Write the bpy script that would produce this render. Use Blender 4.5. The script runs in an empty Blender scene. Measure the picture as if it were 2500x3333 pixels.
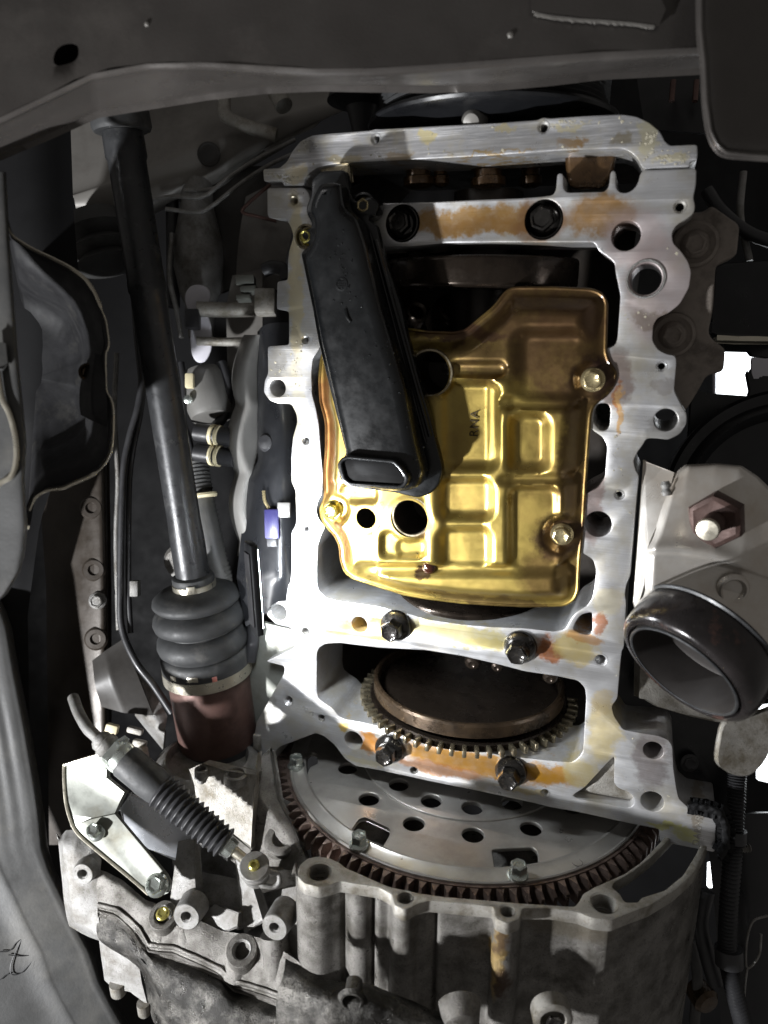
import bpy, bmesh, math, random
import numpy as np
from mathutils import Vector, Matrix, noise as mnoise
from mathutils.geometry import delaunay_2d_cdt, tessellate_polygon

random.seed(7)
rng = np.random.default_rng(7)
scene = bpy.context.scene
COL = scene.collection
# One working unit is 0.2 mm.  World frame: x to the right flank of the engine, y along the crankshaft
# towards the gearbox, z up into the engine; the oil pan flange of the block lies in z = 0.
S = 0.0002
F = 2400.0
AX = np.array([[0.94081842, 0.09512527, -0.32528738],
               [-0.0093041, 0.96668934, 0.25578341],
               [0.33878331, -0.23761923, 0.9103642]])
CAM = np.array([780.69, -613.88, -2184.87])

# ------------------------------------------------------------------ camera
cam_d = bpy.data.cameras.new('camera')
cam = bpy.data.objects.new('camera', cam_d)
COL.objects.link(cam)
rx, dn, aw = AX[:, 0], AX[:, 1], AX[:, 2]
M = Matrix(((rx[0], -dn[0], -aw[0], CAM[0] * S),
            (rx[1], -dn[1], -aw[1], CAM[1] * S),
            (rx[2], -dn[2], -aw[2], CAM[2] * S),
            (0, 0, 0, 1)))
cam.matrix_world = M
cam_d.sensor_fit = 'HORIZONTAL'
cam_d.sensor_width = 36.0
cam_d.lens = 36.0 * F / 2500.0
cam_d.clip_start = 0.01
cam_d.clip_end = 50.0
cam_d.dof.use_dof = True
cam_d.dof.focus_distance = 0.485
cam_d.dof.aperture_fstop = 8.0
scene.camera = cam

def ray(u, v):
    return AX @ np.array([(u - 1250.0) / F, (v - 1666.5) / F, 1.0])
def at(u, v, z=0.0):
    d = ray(u, v); return CAM + d * ((z - CAM[2]) / d[2])
def aty(u, v, y):
    d = ray(u, v); return CAM + d * ((y - CAM[1]) / d[1])
def atw(u, v, w):
    return CAM + ray(u, v) * w
def cv(x, y, z):
    n = AX @ np.array([x, y, z], float); return n / np.linalg.norm(n)
def proj(P):
    q = (np.asarray(P) - CAM) @ AX
    return np.stack([1250 + F * q[..., 0] / q[..., 2], 1666.5 + F * q[..., 1] / q[..., 2]], -1)
def P2(pts, z=0.0):
    return [at(u, v, z)[:2] for u, v in pts]
def PY(pts, y):
    out = []
    for u, v in pts:
        p = aty(u, v, y); out.append((p[0], p[2]))
    return out

# ------------------------------------------------------------------ world, lamps, exposure
world = bpy.data.worlds.new('World'); scene.world = world; world.use_nodes = True
bg = world.node_tree.nodes['Background']
bg.inputs['Color'].default_value = (1.0, 0.95, 0.90, 1)
bg.inputs['Strength'].default_value = 0.125

def lamp(name, kind, pos, target, power, size, color=(1, 1, 1), cone=None, blend=0.5):
    d = bpy.data.lights.new(name, kind); o = bpy.data.objects.new(name, d); COL.objects.link(o)
    d.energy = power; d.color = color
    if kind == 'AREA':
        d.shape = 'DISK'; d.size = size
    else:
        d.shadow_soft_size = size
    if cone:
        d.spot_size = math.radians(cone); d.spot_blend = blend
    p = Vector(pos) * S; t = Vector(target) * S
    o.location = p
    o.rotation_euler = (t - p).to_track_quat('-Z', 'Y').to_euler()
    return o
# hand torch held low on the left in front of the gearbox, outside the picture
lamp('hand_torch', 'SPOT', (-1850, 1250, -2700), at(1350, 1850, 0), 36.0, 0.014, (0.97, 0.98, 1.0), 100, 0.7)
vs = scene.view_settings
vs.view_transform = 'Standard'; vs.look = 'None'; vs.gamma = 1.0; vs.exposure = 0.05
scene.render.engine = 'CYCLES'
scene.cycles.max_bounces = 6
scene.cycles.use_denoising = True

# ------------------------------------------------------------------ materials
def mat(name, base, rough=0.5, metal=0.0, var=0.12, vscale=40, dirt=None, dirt_amt=0.45, dirt_scale=25,
        dirt2=None, dirt2_amt=0.5, dirt2_scale=120, bump=0.0, bscale=400, stains_shade=(), brushed=0.0, coat=0.0,
        rvar=0.12, spec=0.5, emit=None, brush=(90, 2600), scratch=False):
    m = bpy.data.materials.new(name); m.use_nodes = True
    nt = m.node_tree; N = nt.nodes; L = nt.links
    b = N['Principled BSDF']
    geo = N.new('ShaderNodeNewGeometry')
    pos = geo.outputs['Position']
    def noise(scale, detail=5, rough_=0.6, vec=None):
        n = N.new('ShaderNodeTexNoise'); n.inputs['Scale'].default_value = scale
        n.inputs['Detail'].default_value = detail; n.inputs['Roughness'].default_value = rough_
        L.new(vec or pos, n.inputs['Vector']); return n
    def ramp(src, p0, p1, c0=(0, 0, 0, 1), c1=(1, 1, 1, 1)):
        r = N.new('ShaderNodeValToRGB'); r.color_ramp.elements[0].position = p0; r.color_ramp.elements[1].position = p1
        r.color_ramp.elements[0].color = c0; r.color_ramp.elements[1].color = c1
        L.new(src, r.inputs[0]); return r.outputs[0]
    def mix(fac, c1, c2):
        x = N.new('ShaderNodeMix'); x.data_type = 'RGBA'
        if isinstance(fac, (int, float)): x.inputs[0].default_value = fac
        else: L.new(fac, x.inputs[0])
        for i, c in ((6, c1), (7, c2)):
            if isinstance(c, tuple): x.inputs[i].default_value = (*c, 1) if len(c) == 3 else c
            else: L.new(c, x.inputs[i])
        return x.outputs[2]
    n1 = noise(vscale)
    lo = tuple(max(0, c * (1 - var)) for c in base); hi = tuple(min(1, c * (1 + var)) for c in base)
    col = ramp(n1.outputs[0], 0.3, 0.7, (*lo, 1), (*hi, 1))
    height = None
    if brushed:
        mp = N.new('ShaderNodeMapping'); mp.inputs['Rotation'].default_value = (0, 0, math.radians(38))
        mp.inputs['Scale'].default_value = (brush[0], brush[1], 200); L.new(pos, mp.inputs[0])
        nb = noise(1.0, 4, 0.7, mp.outputs[0])
        col = mix(ramp(nb.outputs[0], 0.42, 0.62), tuple(c * (1 - brushed) for c in base), col)
        height = nb.outputs[0]
        if scratch:
            for ang, sx, sy in ((-52, 30, 2200), (25, 22, 1700)):
                m2 = N.new('ShaderNodeMapping'); m2.inputs['Rotation'].default_value = (0, 0, math.radians(ang))
                m2.inputs['Scale'].default_value = (sx, sy, 200); L.new(pos, m2.inputs[0])
                n2 = noise(1.0, 2, 0.5, m2.outputs[0])
                col = mix(ramp(n2.outputs[0], 0.66, 0.70), col, (0.92, 0.92, 0.93))
    metal_out = None
    dm = None
    if dirt:
        nd = noise(dirt_scale, 8, 0.68)
        dm = ramp(nd.outputs[0], 1 - dirt_amt - 0.1, 1 - dirt_amt + 0.1)
        col = mix(dm, col, dirt)
    if dirt2:
        nd2 = noise(dirt2_scale, 8, 0.75)
        d2 = ramp(nd2.outputs[0], 1 - dirt2_amt - 0.06, 1 - dirt2_amt + 0.06)
        col = mix(d2, col, dirt2)
    if stains_shade:
        nz = noise(75, 7, 0.68); sub = N.new('ShaderNodeVectorMath'); sub.operation = 'SUBTRACT'
        L.new(nz.outputs['Color'], sub.inputs[0]); sub.inputs[1].default_value = (0.5, 0.5, 0.5)
        sc = N.new('ShaderNodeVectorMath'); sc.operation = 'SCALE'; sc.inputs['Scale'].default_value = 0.021
        L.new(sub.outputs[0], sc.inputs[0])
        ad = N.new('ShaderNodeVectorMath'); ad.operation = 'ADD'; L.new(pos, ad.inputs[0]); L.new(sc.outputs[0], ad.inputs[1])
        nsm = noise(160, 6, 0.65)
        for (c, rad, colr, amt) in stains_shade:
            mp = N.new('ShaderNodeVectorMath'); mp.operation = 'SUBTRACT'; L.new(ad.outputs[0], mp.inputs[0])
            mp.inputs[1].default_value = tuple(float(x) * S for x in c)
            dv = N.new('ShaderNodeVectorMath'); dv.operation = 'DIVIDE'; L.new(mp.outputs[0], dv.inputs[0])
            dv.inputs[1].default_value = tuple(float(x) * S for x in rad)
            ln = N.new('ShaderNodeVectorMath'); ln.operation = 'LENGTH'; L.new(dv.outputs[0], ln.inputs[0])
            r = ramp(ln.outputs['Value'], 0.68, 1.02, (1, 1, 1, 1), (0, 0, 0, 1))
            ml = N.new('ShaderNodeMath'); ml.operation = 'MULTIPLY'; L.new(r, ml.inputs[0])
            mr = N.new('ShaderNodeMapRange'); L.new(nsm.outputs[0], mr.inputs[0])
            mr.inputs[1].default_value = 0.25; mr.inputs[2].default_value = 0.6
            mr.inputs[3].default_value = amt * 0.78; mr.inputs[4].default_value = amt
            L.new(mr.outputs[0], ml.inputs[1])
            col = mix(ml.outputs[0], col, colr)
    L.new(col, b.inputs['Base Color'])
    nr = noise(vscale * 2.3, 4, 0.6)
    rr = N.new('ShaderNodeMapRange'); L.new(nr.outputs[0], rr.inputs[0])
    rr.inputs[1].default_value = 0.3; rr.inputs[2].default_value = 0.7
    rr.inputs[3].default_value = max(0.03, rough - rvar); rr.inputs[4].default_value = min(1, rough + rvar)
    L.new(rr.outputs[0], b.inputs['Roughness'])
    b.inputs['Metallic'].default_value = metal
    b.inputs['Specular IOR Level'].default_value = spec
    if coat:
        b.inputs['Coat Weight'].default_value = coat; b.inputs['Coat Roughness'].default_value = 0.12
    if bump or height is not None:
        bp = N.new('ShaderNodeBump'); bp.inputs['Strength'].default_value = min(1.0, bump if bump else 0.12)
        bp.inputs['Distance'].default_value = 0.0006
        nb2 = noise(bscale, 6, 0.65)
        if height is not None and not bump:
            L.new(height, bp.inputs['Height'])
        else:
            L.new(nb2.outputs[0], bp.inputs['Height'])
        L.new(bp.outputs[0], b.inputs['Normal'])
    if emit:
        b.inputs['Emission Color'].default_value = (*emit[0], 1); b.inputs['Emission Strength'].default_value = emit[1]
    return m

AMBER = (0.42, 0.20, 0.035); RUST = (0.26, 0.085, 0.022); TAN = (0.50, 0.42, 0.20); BRN = (0.10, 0.055, 0.035)
def st(u, v, ru, rv, col, amt=0.9, z=0):
    w = np.dot(at(u, v, z) - CAM, AX[:, 2]) / F
    return (at(u, v, z), (ru * w, rv * w, 600), col, amt)
block_stains_shade = [
    st(1560, 722, 330, 50, (0.33, 0.185, 0.05), 0.95), st(1620, 730, 260, 26, (0.27, 0.14, 0.04), .6), st(1960, 700, 130, 74, (0.30, 0.17, 0.06), 0.95), st(1760, 722, 100, 78, (0.25, 0.13, 0.06), .7),
    st(1500, 2066, 290, 40, (0.45, 0.39, 0.17), 0.85), st(1600, 2100, 130, 26, (0.45, 0.37, 0.13), .7), st(1245, 2040, 66, 46, (0.46, 0.26, 0.05), 0.9), st(1092, 2035, 62, 48, (0.34, 0.15, 0.08), 0.8),
    st(1185, 2062, 110, 30, (0.58, 0.40, 0.10), .8), st(1790, 2120, 50, 54, (0.30, 0.10, 0.025), 0.95), st(1870, 2112, 80, 66, (0.52, 0.41, 0.16), .85),
    st(1948, 2025, 30, 44, (0.30, 0.11, 0.04), 0.9), st(1900, 2075, 70, 22, (0.45, 0.24, 0.09), .8), st(1980, 1960, 50, 60, (0.55, 0.49, 0.33), .6),
    st(1560, 2488, 330, 44, (0.43, 0.21, 0.025), 0.95), st(1420, 2500, 180, 30, (0.36, 0.13, 0.01), .75), st(1210, 2420, 46, 44, (0.42, 0.17, 0.015), 0.95), st(1118, 2362, 26, 24, (0.56, 0.38, 0.07), .9),
    st(1800, 2520, 100, 40, (0.45, 0.22, 0.02), .95), st(1965, 2390, 62, 130, (0.52, 0.43, 0.22), .8), st(1895, 2520, 70, 60, (0.52, 0.43, 0.2), .75), st(1960, 2290, 40, 60, (.5, .4, .22), .7),
    st(1120, 580, 60, 24, (0.3, 0.15, 0.05), .6), st(962, 900, 30, 340, (0.54, 0.47, 0.29), .8), st(965, 1330, 26, 170, (0.52, 0.48, 0.36), .7), st(975, 1600, 26, 120, (.55, .5, .4), .5),
    st(2000, 1240, 64, 120, (0.20, 0.14, 0.12), .75), st(1930, 1640, 40, 160, (0.25, 0.17, 0.15), .75), st(2012, 1340, 15, 90, (0.48, 0.28, 0.10), .85), st(2005, 1300, 8, 60, (.3, .12, .04), .8),
    st(2140, 940, 130, 200, (0.46, 0.37, 0.36), .65), st(2060, 780, 110, 120, (.46, .37, .36), .6), st(2120, 2470, 66, 120, (0.15, 0.115, 0.11), .65), st(2180, 2690, 100, 14, (0.50, 0.48, 0.12), .7), st(2230, 2720, 40, 16, (.5, .48, .14), .6),  # the pinkish grey pair paints the shade lying on the right rail
    st(2270, 2660, 22, 60, (0.30, 0.25, 0.19), .7), st(2170, 1390, 66, 66, (0.20, 0.19, 0.17), .7), st(900, 1190, 40, 70, (0.32, 0.30, 0.26), .6), st(900, 1290, 40, 24, (.3, .28, .24), .4),
    st(2120, 1040, 90, 34, (0.24, 0.19, 0.15), .7), st(1010, 2440, 60, 30, (0.5, 0.45, 0.3), .5), st(2160, 1250, 50, 26, (.25, .22, .2), .5),
    st(870, 2300, 34, 100, (0.32, 0.31, 0.27), .65), st(1700, 2572, 100, 14, (0.56, 0.47, 0.24), .7), st(1200, 2478, 110, 14, (.55, .5, .32), .6), st(960, 2200, 40, 90, (.42, .42, .45), .5)]
gold_stains_shade = [  # varnish stains; the big top and right ones are painted shade
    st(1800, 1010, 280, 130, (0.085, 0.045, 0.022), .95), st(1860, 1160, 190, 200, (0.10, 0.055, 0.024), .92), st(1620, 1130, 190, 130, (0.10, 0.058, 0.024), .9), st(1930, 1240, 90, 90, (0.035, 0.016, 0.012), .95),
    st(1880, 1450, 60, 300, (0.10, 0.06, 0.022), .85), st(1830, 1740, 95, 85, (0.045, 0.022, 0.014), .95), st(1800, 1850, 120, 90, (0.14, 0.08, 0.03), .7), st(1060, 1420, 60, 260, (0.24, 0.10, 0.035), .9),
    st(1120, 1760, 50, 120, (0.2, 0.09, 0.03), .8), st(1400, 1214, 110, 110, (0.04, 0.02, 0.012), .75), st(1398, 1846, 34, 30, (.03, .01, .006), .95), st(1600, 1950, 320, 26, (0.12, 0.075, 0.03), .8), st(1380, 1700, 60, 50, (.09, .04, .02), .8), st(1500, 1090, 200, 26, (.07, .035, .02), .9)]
cover_stains = [
    st(1385, 440, 28, 26, (0.60, 0.52, 0.26), .9), st(1650, 425, 30, 18, (0.58, 0.5, 0.28), .8), st(1860, 458, 46, 17, (0.34, 0.19, 0.05), .9),
    st(2030, 445, 35, 30, (0.28, 0.24, 0.16), .8), st(2110, 440, 30, 60, (0.56, 0.52, 0.36), .85), st(2190, 510, 60, 22, (0.55, 0.5, 0.34), .9),
    st(1850, 405, 70, 10, (0.58, 0.52, 0.33), .8), st(1120, 520, 70, 18, (0.46, 0.38, 0.2), .7), st(960, 560, 40, 36, (0.50, 0.42, 0.24), .7),
    st(1300, 505, 60, 14, (0.35, 0.24, 0.1), .6), st(1600, 500, 160, 7, (0.40, 0.26, 0.08), .8), st(1690, 470, 200, 26, (.42, .41, .40), .5)]
case_stains = [(atw(1622, 3110, 2075), (26, 170, 120), (0.30, 0.20, 0.06), .85), (atw(1630, 3250, 2040), (30, 60, 120), (0.05, 0.025, 0.012), .95), (atw(1640, 3030, 2095), (30, 50, 120), (0.06, 0.032, 0.015), .9), (atw(1850, 3020, 2080), (150, 60, 120), (0.09, 0.075, 0.05), .7)]
MAT = dict(
    alu=mat('machined_aluminium', (0.55, 0.55, 0.556), 0.37, 0.6, 0.18, 26, dirt=(0.44, 0.415, 0.355), dirt_amt=0.43, dirt_scale=38,
            dirt2=(0.34, 0.32, 0.29), dirt2_amt=0.30, dirt2_scale=230, stains_shade=block_stains_shade, brushed=0.16, brush=(38, 1500)),
    cover=mat('cut_aluminium', (0.60, 0.60, 0.61), 0.36, 0.55, 0.16, 30, dirt=(0.48, 0.45, 0.37), dirt_amt=0.40, dirt_scale=60, stains_shade=cover_stains, brushed=0.34, brush=(38, 900), scratch=True),
    cast=mat('cast_aluminium', (0.26, 0.255, 0.245), 0.45, 0.5, 0.2, 60, dirt=(0.14, 0.13, 0.115), dirt_amt=0.45, dirt_scale=70, dirt2=(0.05, 0.045, 0.04), dirt2_amt=0.38, dirt2_scale=900, bump=0.9, bscale=1700),
    castpale=mat('pale_cast_aluminium', (0.33, 0.315, 0.285), 0.45, 0.5, 0.2, 60, dirt=(0.16, 0.14, 0.105), dirt_amt=0.44, dirt_scale=80, dirt2=(0.08, 0.072, 0.06), dirt2_amt=0.38, dirt2_scale=700, bump=0.7, bscale=1500),
    grime=mat('greasy_casting', (0.15, 0.142, 0.128), 0.38, 0.5, 0.3, 40, dirt=(0.014, 0.013, 0.011), dirt_amt=0.56, dirt_scale=44,
              dirt2=(0.018, 0.016, 0.014), dirt2_amt=0.45, dirt2_scale=800, bump=1.0, bscale=1200, rvar=0.22),
    grime2=mat('oily_casting', (0.205, 0.195, 0.18), 0.40, 0.5, 0.2, 30, dirt=(0.07, 0.064, 0.054), dirt_amt=0.47, dirt_scale=50,
               dirt2=(0.04, 0.036, 0.031), dirt2_amt=0.41, dirt2_scale=900, bump=1.0, bscale=1700, rvar=0.2, stains_shade=case_stains),
    gold=mat('oil_tinted_steel', (0.385, 0.285, 0.075), 0.36, 0.84, 0.10, 30, dirt=(0.27, 0.175, 0.05), dirt_amt=0.43, dirt_scale=12, dirt2=(0.17, 0.10, 0.035), dirt2_amt=0.24, dirt2_scale=150, bump=0.12, bscale=2600, rvar=0.10, stains_shade=gold_stains_shade, coat=0.3),
    blackpl=mat('oily_black_plastic', (0.005, 0.0055, 0.006), 0.30, 0.0, 0.3, 60, bump=0.16, bscale=120, rvar=0.08, spec=0.3, coat=0.45),
    blackmetal=mat('black_painted_steel', (0.010, 0.010, 0.011), 0.55, 0.0, 0.3, 40, dirt=(0.026, 0.025, 0.023), dirt_amt=0.36, dirt_scale=60, bump=0.10, bscale=500, spec=0.3),
    shaft=mat('shaft_paint', (0.035, 0.036, 0.038), 0.36, 0.25, 0.25, 60, dirt=(0.10, 0.10, 0.098), dirt_amt=0.34, dirt_scale=90, bump=0.12, bscale=700),
    rubber=mat('boot_rubber', (0.030, 0.031, 0.032), 0.62, 0.0, 0.2, 60, dirt=(0.085, 0.083, 0.078), dirt_amt=0.38, dirt_scale=50, bump=0.15, bscale=900),
    brown=mat('rust_brown_steel', (0.125, 0.072, 0.061), 0.42, 0.4, 0.2, 40, dirt=(0.085, 0.05, 0.043), dirt_amt=0.42, dirt_scale=60, dirt2=(0.19, 0.13, 0.11), dirt2_amt=0.28, dirt2_scale=260, bump=0.2, bscale=600),
    clamp=mat('clamp_steel', (0.62, 0.58, 0.48), 0.32, 0.85, 0.1, 60),
    zinc=mat('zinc_steel', (0.60, 0.64, 0.60), 0.24, 0.9, 0.1, 60),
    yellowzinc=mat('yellow_zinc', (0.52, 0.46, 0.14), 0.3, 0.85, 0.15, 80),
    bracket=mat('zinc_bracket', (0.215, 0.222, 0.20), 0.45, 0.5, 0.1, 60, dirt=(0.165, 0.158, 0.125), dirt_amt=0.4, dirt_scale=40, dirt2=(0.12, 0.13, 0.11), dirt2_amt=0.26, dirt2_scale=180, bump=0.08, bscale=900),
    bolt=mat('oily_bolt_steel', (0.040, 0.037, 0.034), 0.22, 0.7, 0.3, 120, dirt=(0.10, 0.085, 0.07), dirt_amt=0.35, dirt_scale=150, rvar=0.1, coat=0.5),
    brass=mat('gilded_bolt', (0.55, 0.46, 0.26), 0.3, 0.8, 0.15, 100),
    fly=mat('flywheel_steel', (0.41, 0.395, 0.37), 0.38, 0.65, 0.12, 25, dirt=(0.30, 0.285, 0.26), dirt_amt=0.42, dirt_scale=30, dirt2=(0.18, 0.16, 0.14), dirt2_amt=0.24, dirt2_scale=140, bump=0.06, bscale=1200),
    gear=mat('worn_gear_steel', (0.22, 0.165, 0.14), 0.36, 0.7, 0.25, 80, dirt=(0.10, 0.07, 0.06), dirt_amt=0.45, dirt_scale=110, bump=0.2, bscale=900),
    geardk=mat('dark_gear_steel', (0.06, 0.05, 0.045), 0.4, 0.6, 0.25, 80),
    tone=mat('oily_tone_wheel', (0.30, 0.26, 0.18), 0.3, 0.85, 0.2, 80, coat=0.3),
    crank=mat('oily_crank_steel', (0.045, 0.034, 0.026), 0.26, 0.7, 0.3, 40, dirt=(0.02, 0.015, 0.012), dirt_amt=0.45, dirt_scale=40, bump=0.1, bscale=300),
    crankbrown=mat('varnished_crank_steel', (0.075, 0.050, 0.030), 0.32, 0.6, 0.3, 40, dirt=(0.03, 0.021, 0.014), dirt_amt=0.48, dirt_scale=50, bump=0.3, bscale=900),
    inner=mat('oily_crankcase', (0.035, 0.028, 0.022), 0.4, 0.3, 0.3, 30, bump=0.2, bscale=200),
    sub=mat('crossmember_paint', (0.078, 0.071, 0.066), 0.32, 0.35, 0.12, 20, dirt=(0.11, 0.10, 0.092), dirt_amt=0.4, dirt_scale=18, dirt2=(0.24, 0.225, 0.205), dirt2_amt=0.26, dirt2_scale=160, bump=0.14, bscale=700),
    body=mat('body_panel_paint', (0.20, 0.19, 0.175), 0.45, 0.2, 0.12, 15, dirt=(0.12, 0.11, 0.10), dirt_amt=0.4, dirt_scale=12),
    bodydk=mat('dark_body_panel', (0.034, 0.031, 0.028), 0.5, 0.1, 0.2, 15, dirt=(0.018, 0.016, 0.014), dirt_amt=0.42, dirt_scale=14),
    liner=mat('wheel_liner_plastic', (0.042, 0.042, 0.041), 0.55, 0.0, 0.12, 25, dirt=(0.078, 0.075, 0.068), dirt_amt=0.40, dirt_scale=14, dirt2=(0.028, 0.027, 0.026), dirt2_amt=0.30, dirt2_scale=160, bump=0.2, bscale=500),
    shield=mat('heat_shield_steel', (0.66, 0.63, 0.585), 0.36, 0.6, 0.10, 20, dirt=(0.54, 0.48, 0.41), dirt_amt=0.42, dirt_scale=16, dirt2=(0.22, 0.18, 0.15), dirt2_amt=0.23, dirt2_scale=150, bump=0.06, bscale=900),
    collar=mat('burnt_glossy_collar', (0.028, 0.024, 0.024), 0.25, 0.5, 0.4, 50, dirt=(0.22, 0.105, 0.08), dirt_amt=0.34, dirt_scale=30, dirt2=(0.10, 0.09, 0.085), dirt2_amt=0.33, dirt2_scale=90, bump=0.15, bscale=300, coat=0.4),
    pipein=mat('pipe_inside', (0.035, 0.031, 0.029), 0.55, 0.4, 0.2, 30),
    rust=mat('rusted_nut', (0.070, 0.040, 0.033), 0.55, 0.4, 0.25, 80, bump=0.25, bscale=800),
    hose=mat('hose_rubber', (0.025, 0.025, 0.027), 0.45, 0.0, 0.2, 60, bump=0.1, bscale=400),
    white=mat('white_plastic', (0.62, 0.61, 0.66), 0.5, 0.0, 0.06, 60),
    cream=mat('cream_plastic', (0.62, 0.55, 0.36), 0.5, 0.0, 0.1, 60),
    violet=mat('violet_plastic', (0.022, 0.02, 0.075), 0.4, 0.0, 0.1, 60),
    scalloped=mat('valve_cover_plastic', (0.17, 0.165, 0.155), 0.5, 0.1, 0.15, 30, bump=0.2, bscale=300),
    bright=mat('bright_rolled_steel', (0.66, 0.68, 0.72), 0.3, 0.7, 0.1, 30),
    darkbox=mat('glossy_black_plastic', (0.010, 0.0105, 0.012), 0.35, 0.0, 0.2, 30),
    mount=mat('brown_grey_casting', (0.27, 0.235, 0.205), 0.55, 0.3, 0.2, 60, dirt=(0.13, 0.11, 0.095), dirt_amt=0.45, dirt_scale=60, bump=0.4, bscale=800),
    ink=mat('marker_ink', (0.012, 0.012, 0.013), 0.5, 0.0, 0.1, 60),
    engrave=mat('engraved_recess', (0.05, 0.035, 0.014), 0.45, 0.5, 0.1, 60),
    glowpanel=mat('background_glow', (0.9, 0.93, 1.0), 0.5, 0.0, 0.02, 5, emit=((0.93, 0.97, 1.0), 4.0)),  # emits as the bright background in the right-hand gaps
    led=mat('led_strip', (0.9, 0.95, 1.0), 0.5, 0.0, 0.02, 5, emit=((0.90, 0.95, 1.0), 560.0)),
    void=mat('shade_black', (0.007, 0.007, 0.0075), 0.7, 0.0, 0.2, 20, spec=0.2),  # near-black colour standing in for deep shade; also black foam
    varnish=mat('amber_varnished_metal', (0.125, 0.07, 0.03), 0.3, 0.6, 0.25, 40, dirt=(0.04, 0.022, 0.012), dirt_amt=0.45, dirt_scale=40, bump=0.2, bscale=500, coat=0.4),
    sealant=mat('old_sealant', (0.42, 0.39, 0.30), 0.7, 0.0, 0.25, 200, bump=0.3, bscale=900),
    oil=mat('engine_oil', (0.030, 0.008, 0.004), 0.06, 0.0, 0.1, 20, rvar=0.02, coat=1.0),
    orange=mat('orange_paint', (0.75, 0.22, 0.02), 0.45, 0.0, 0.1, 60),
    pink=mat('pink_paint', (0.7, 0.28, 0.24), 0.5, 0.0, 0.1, 60),
)
# ------------------------------------------------------------------ mesh helpers
def roundpoly(pts, r=10.0, n=3):
    """Round each corner of a closed polygon by at most r."""
    pts = [np.array(p, float) for p in pts]; out = []; m = len(pts)
    for i in range(m):
        a, b, c = pts[i - 1], pts[i], pts[(i + 1) % m]
        la, lc = np.linalg.norm(a - b), np.linalg.norm(c - b)
        if la < 1e-6 or lc < 1e-6: continue
        k0 = b + (a - b) / la * min(r, la * .48); k1 = b + (c - b) / lc * min(r, lc * .48)
        for t in np.linspace(0, 1, n + 1):
            out.append((1 - t) ** 2 * k0 + 2 * t * (1 - t) * b + t * t * k1)
    return out
def circle(c, r, n=28, ry=None):
    ry = r if ry is None else ry
    return [(c[0] + r * math.cos(2 * math.pi * i / n), c[1] + ry * math.sin(2 * math.pi * i / n)) for i in range(n)]
def catmull(pts, n=6, closed=False):
    p = [np.array(q, float) for q in pts]
    if not closed: p = [2 * p[0] - p[1]] + p + [2 * p[-1] - p[-2]]
    else: p = [p[-1]] + p + [p[0], p[1]]
    out = []
    for i in range(1, len(p) - 2):
        a, b, c, d = p[i - 1:i + 3]
        for k in range(n):
            t = k / n
            out.append(.5 * ((2 * b) + (c - a) * t + (2 * a - 5 * b + 4 * c - d) * t * t + (3 * b - a - 3 * c + d) * t ** 3))
    if not closed: out.append(p[-2])
    return out
def resample(pts, n, closed=False):
    p = np.array(pts, float)
    if closed: p = np.vstack([p, p[:1]])
    d = np.r_[0, np.cumsum(np.linalg.norm(np.diff(p, axis=0), axis=1))]
    t = np.linspace(0, d[-1], n + (1 if closed else 0))
    if closed: t = t[:-1]
    return np.stack([np.interp(t, d, p[:, k]) for k in range(p.shape[1])], 1)
def frame(axis):
    a = np.array(axis, float); a /= np.linalg.norm(a)
    h = np.array([0, 0, 1.]) if abs(a[2]) < .9 else np.array([1., 0, 0])
    x = np.cross(h, a); x /= np.linalg.norm(x); y = np.cross(a, x)
    return x, y, a

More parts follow.
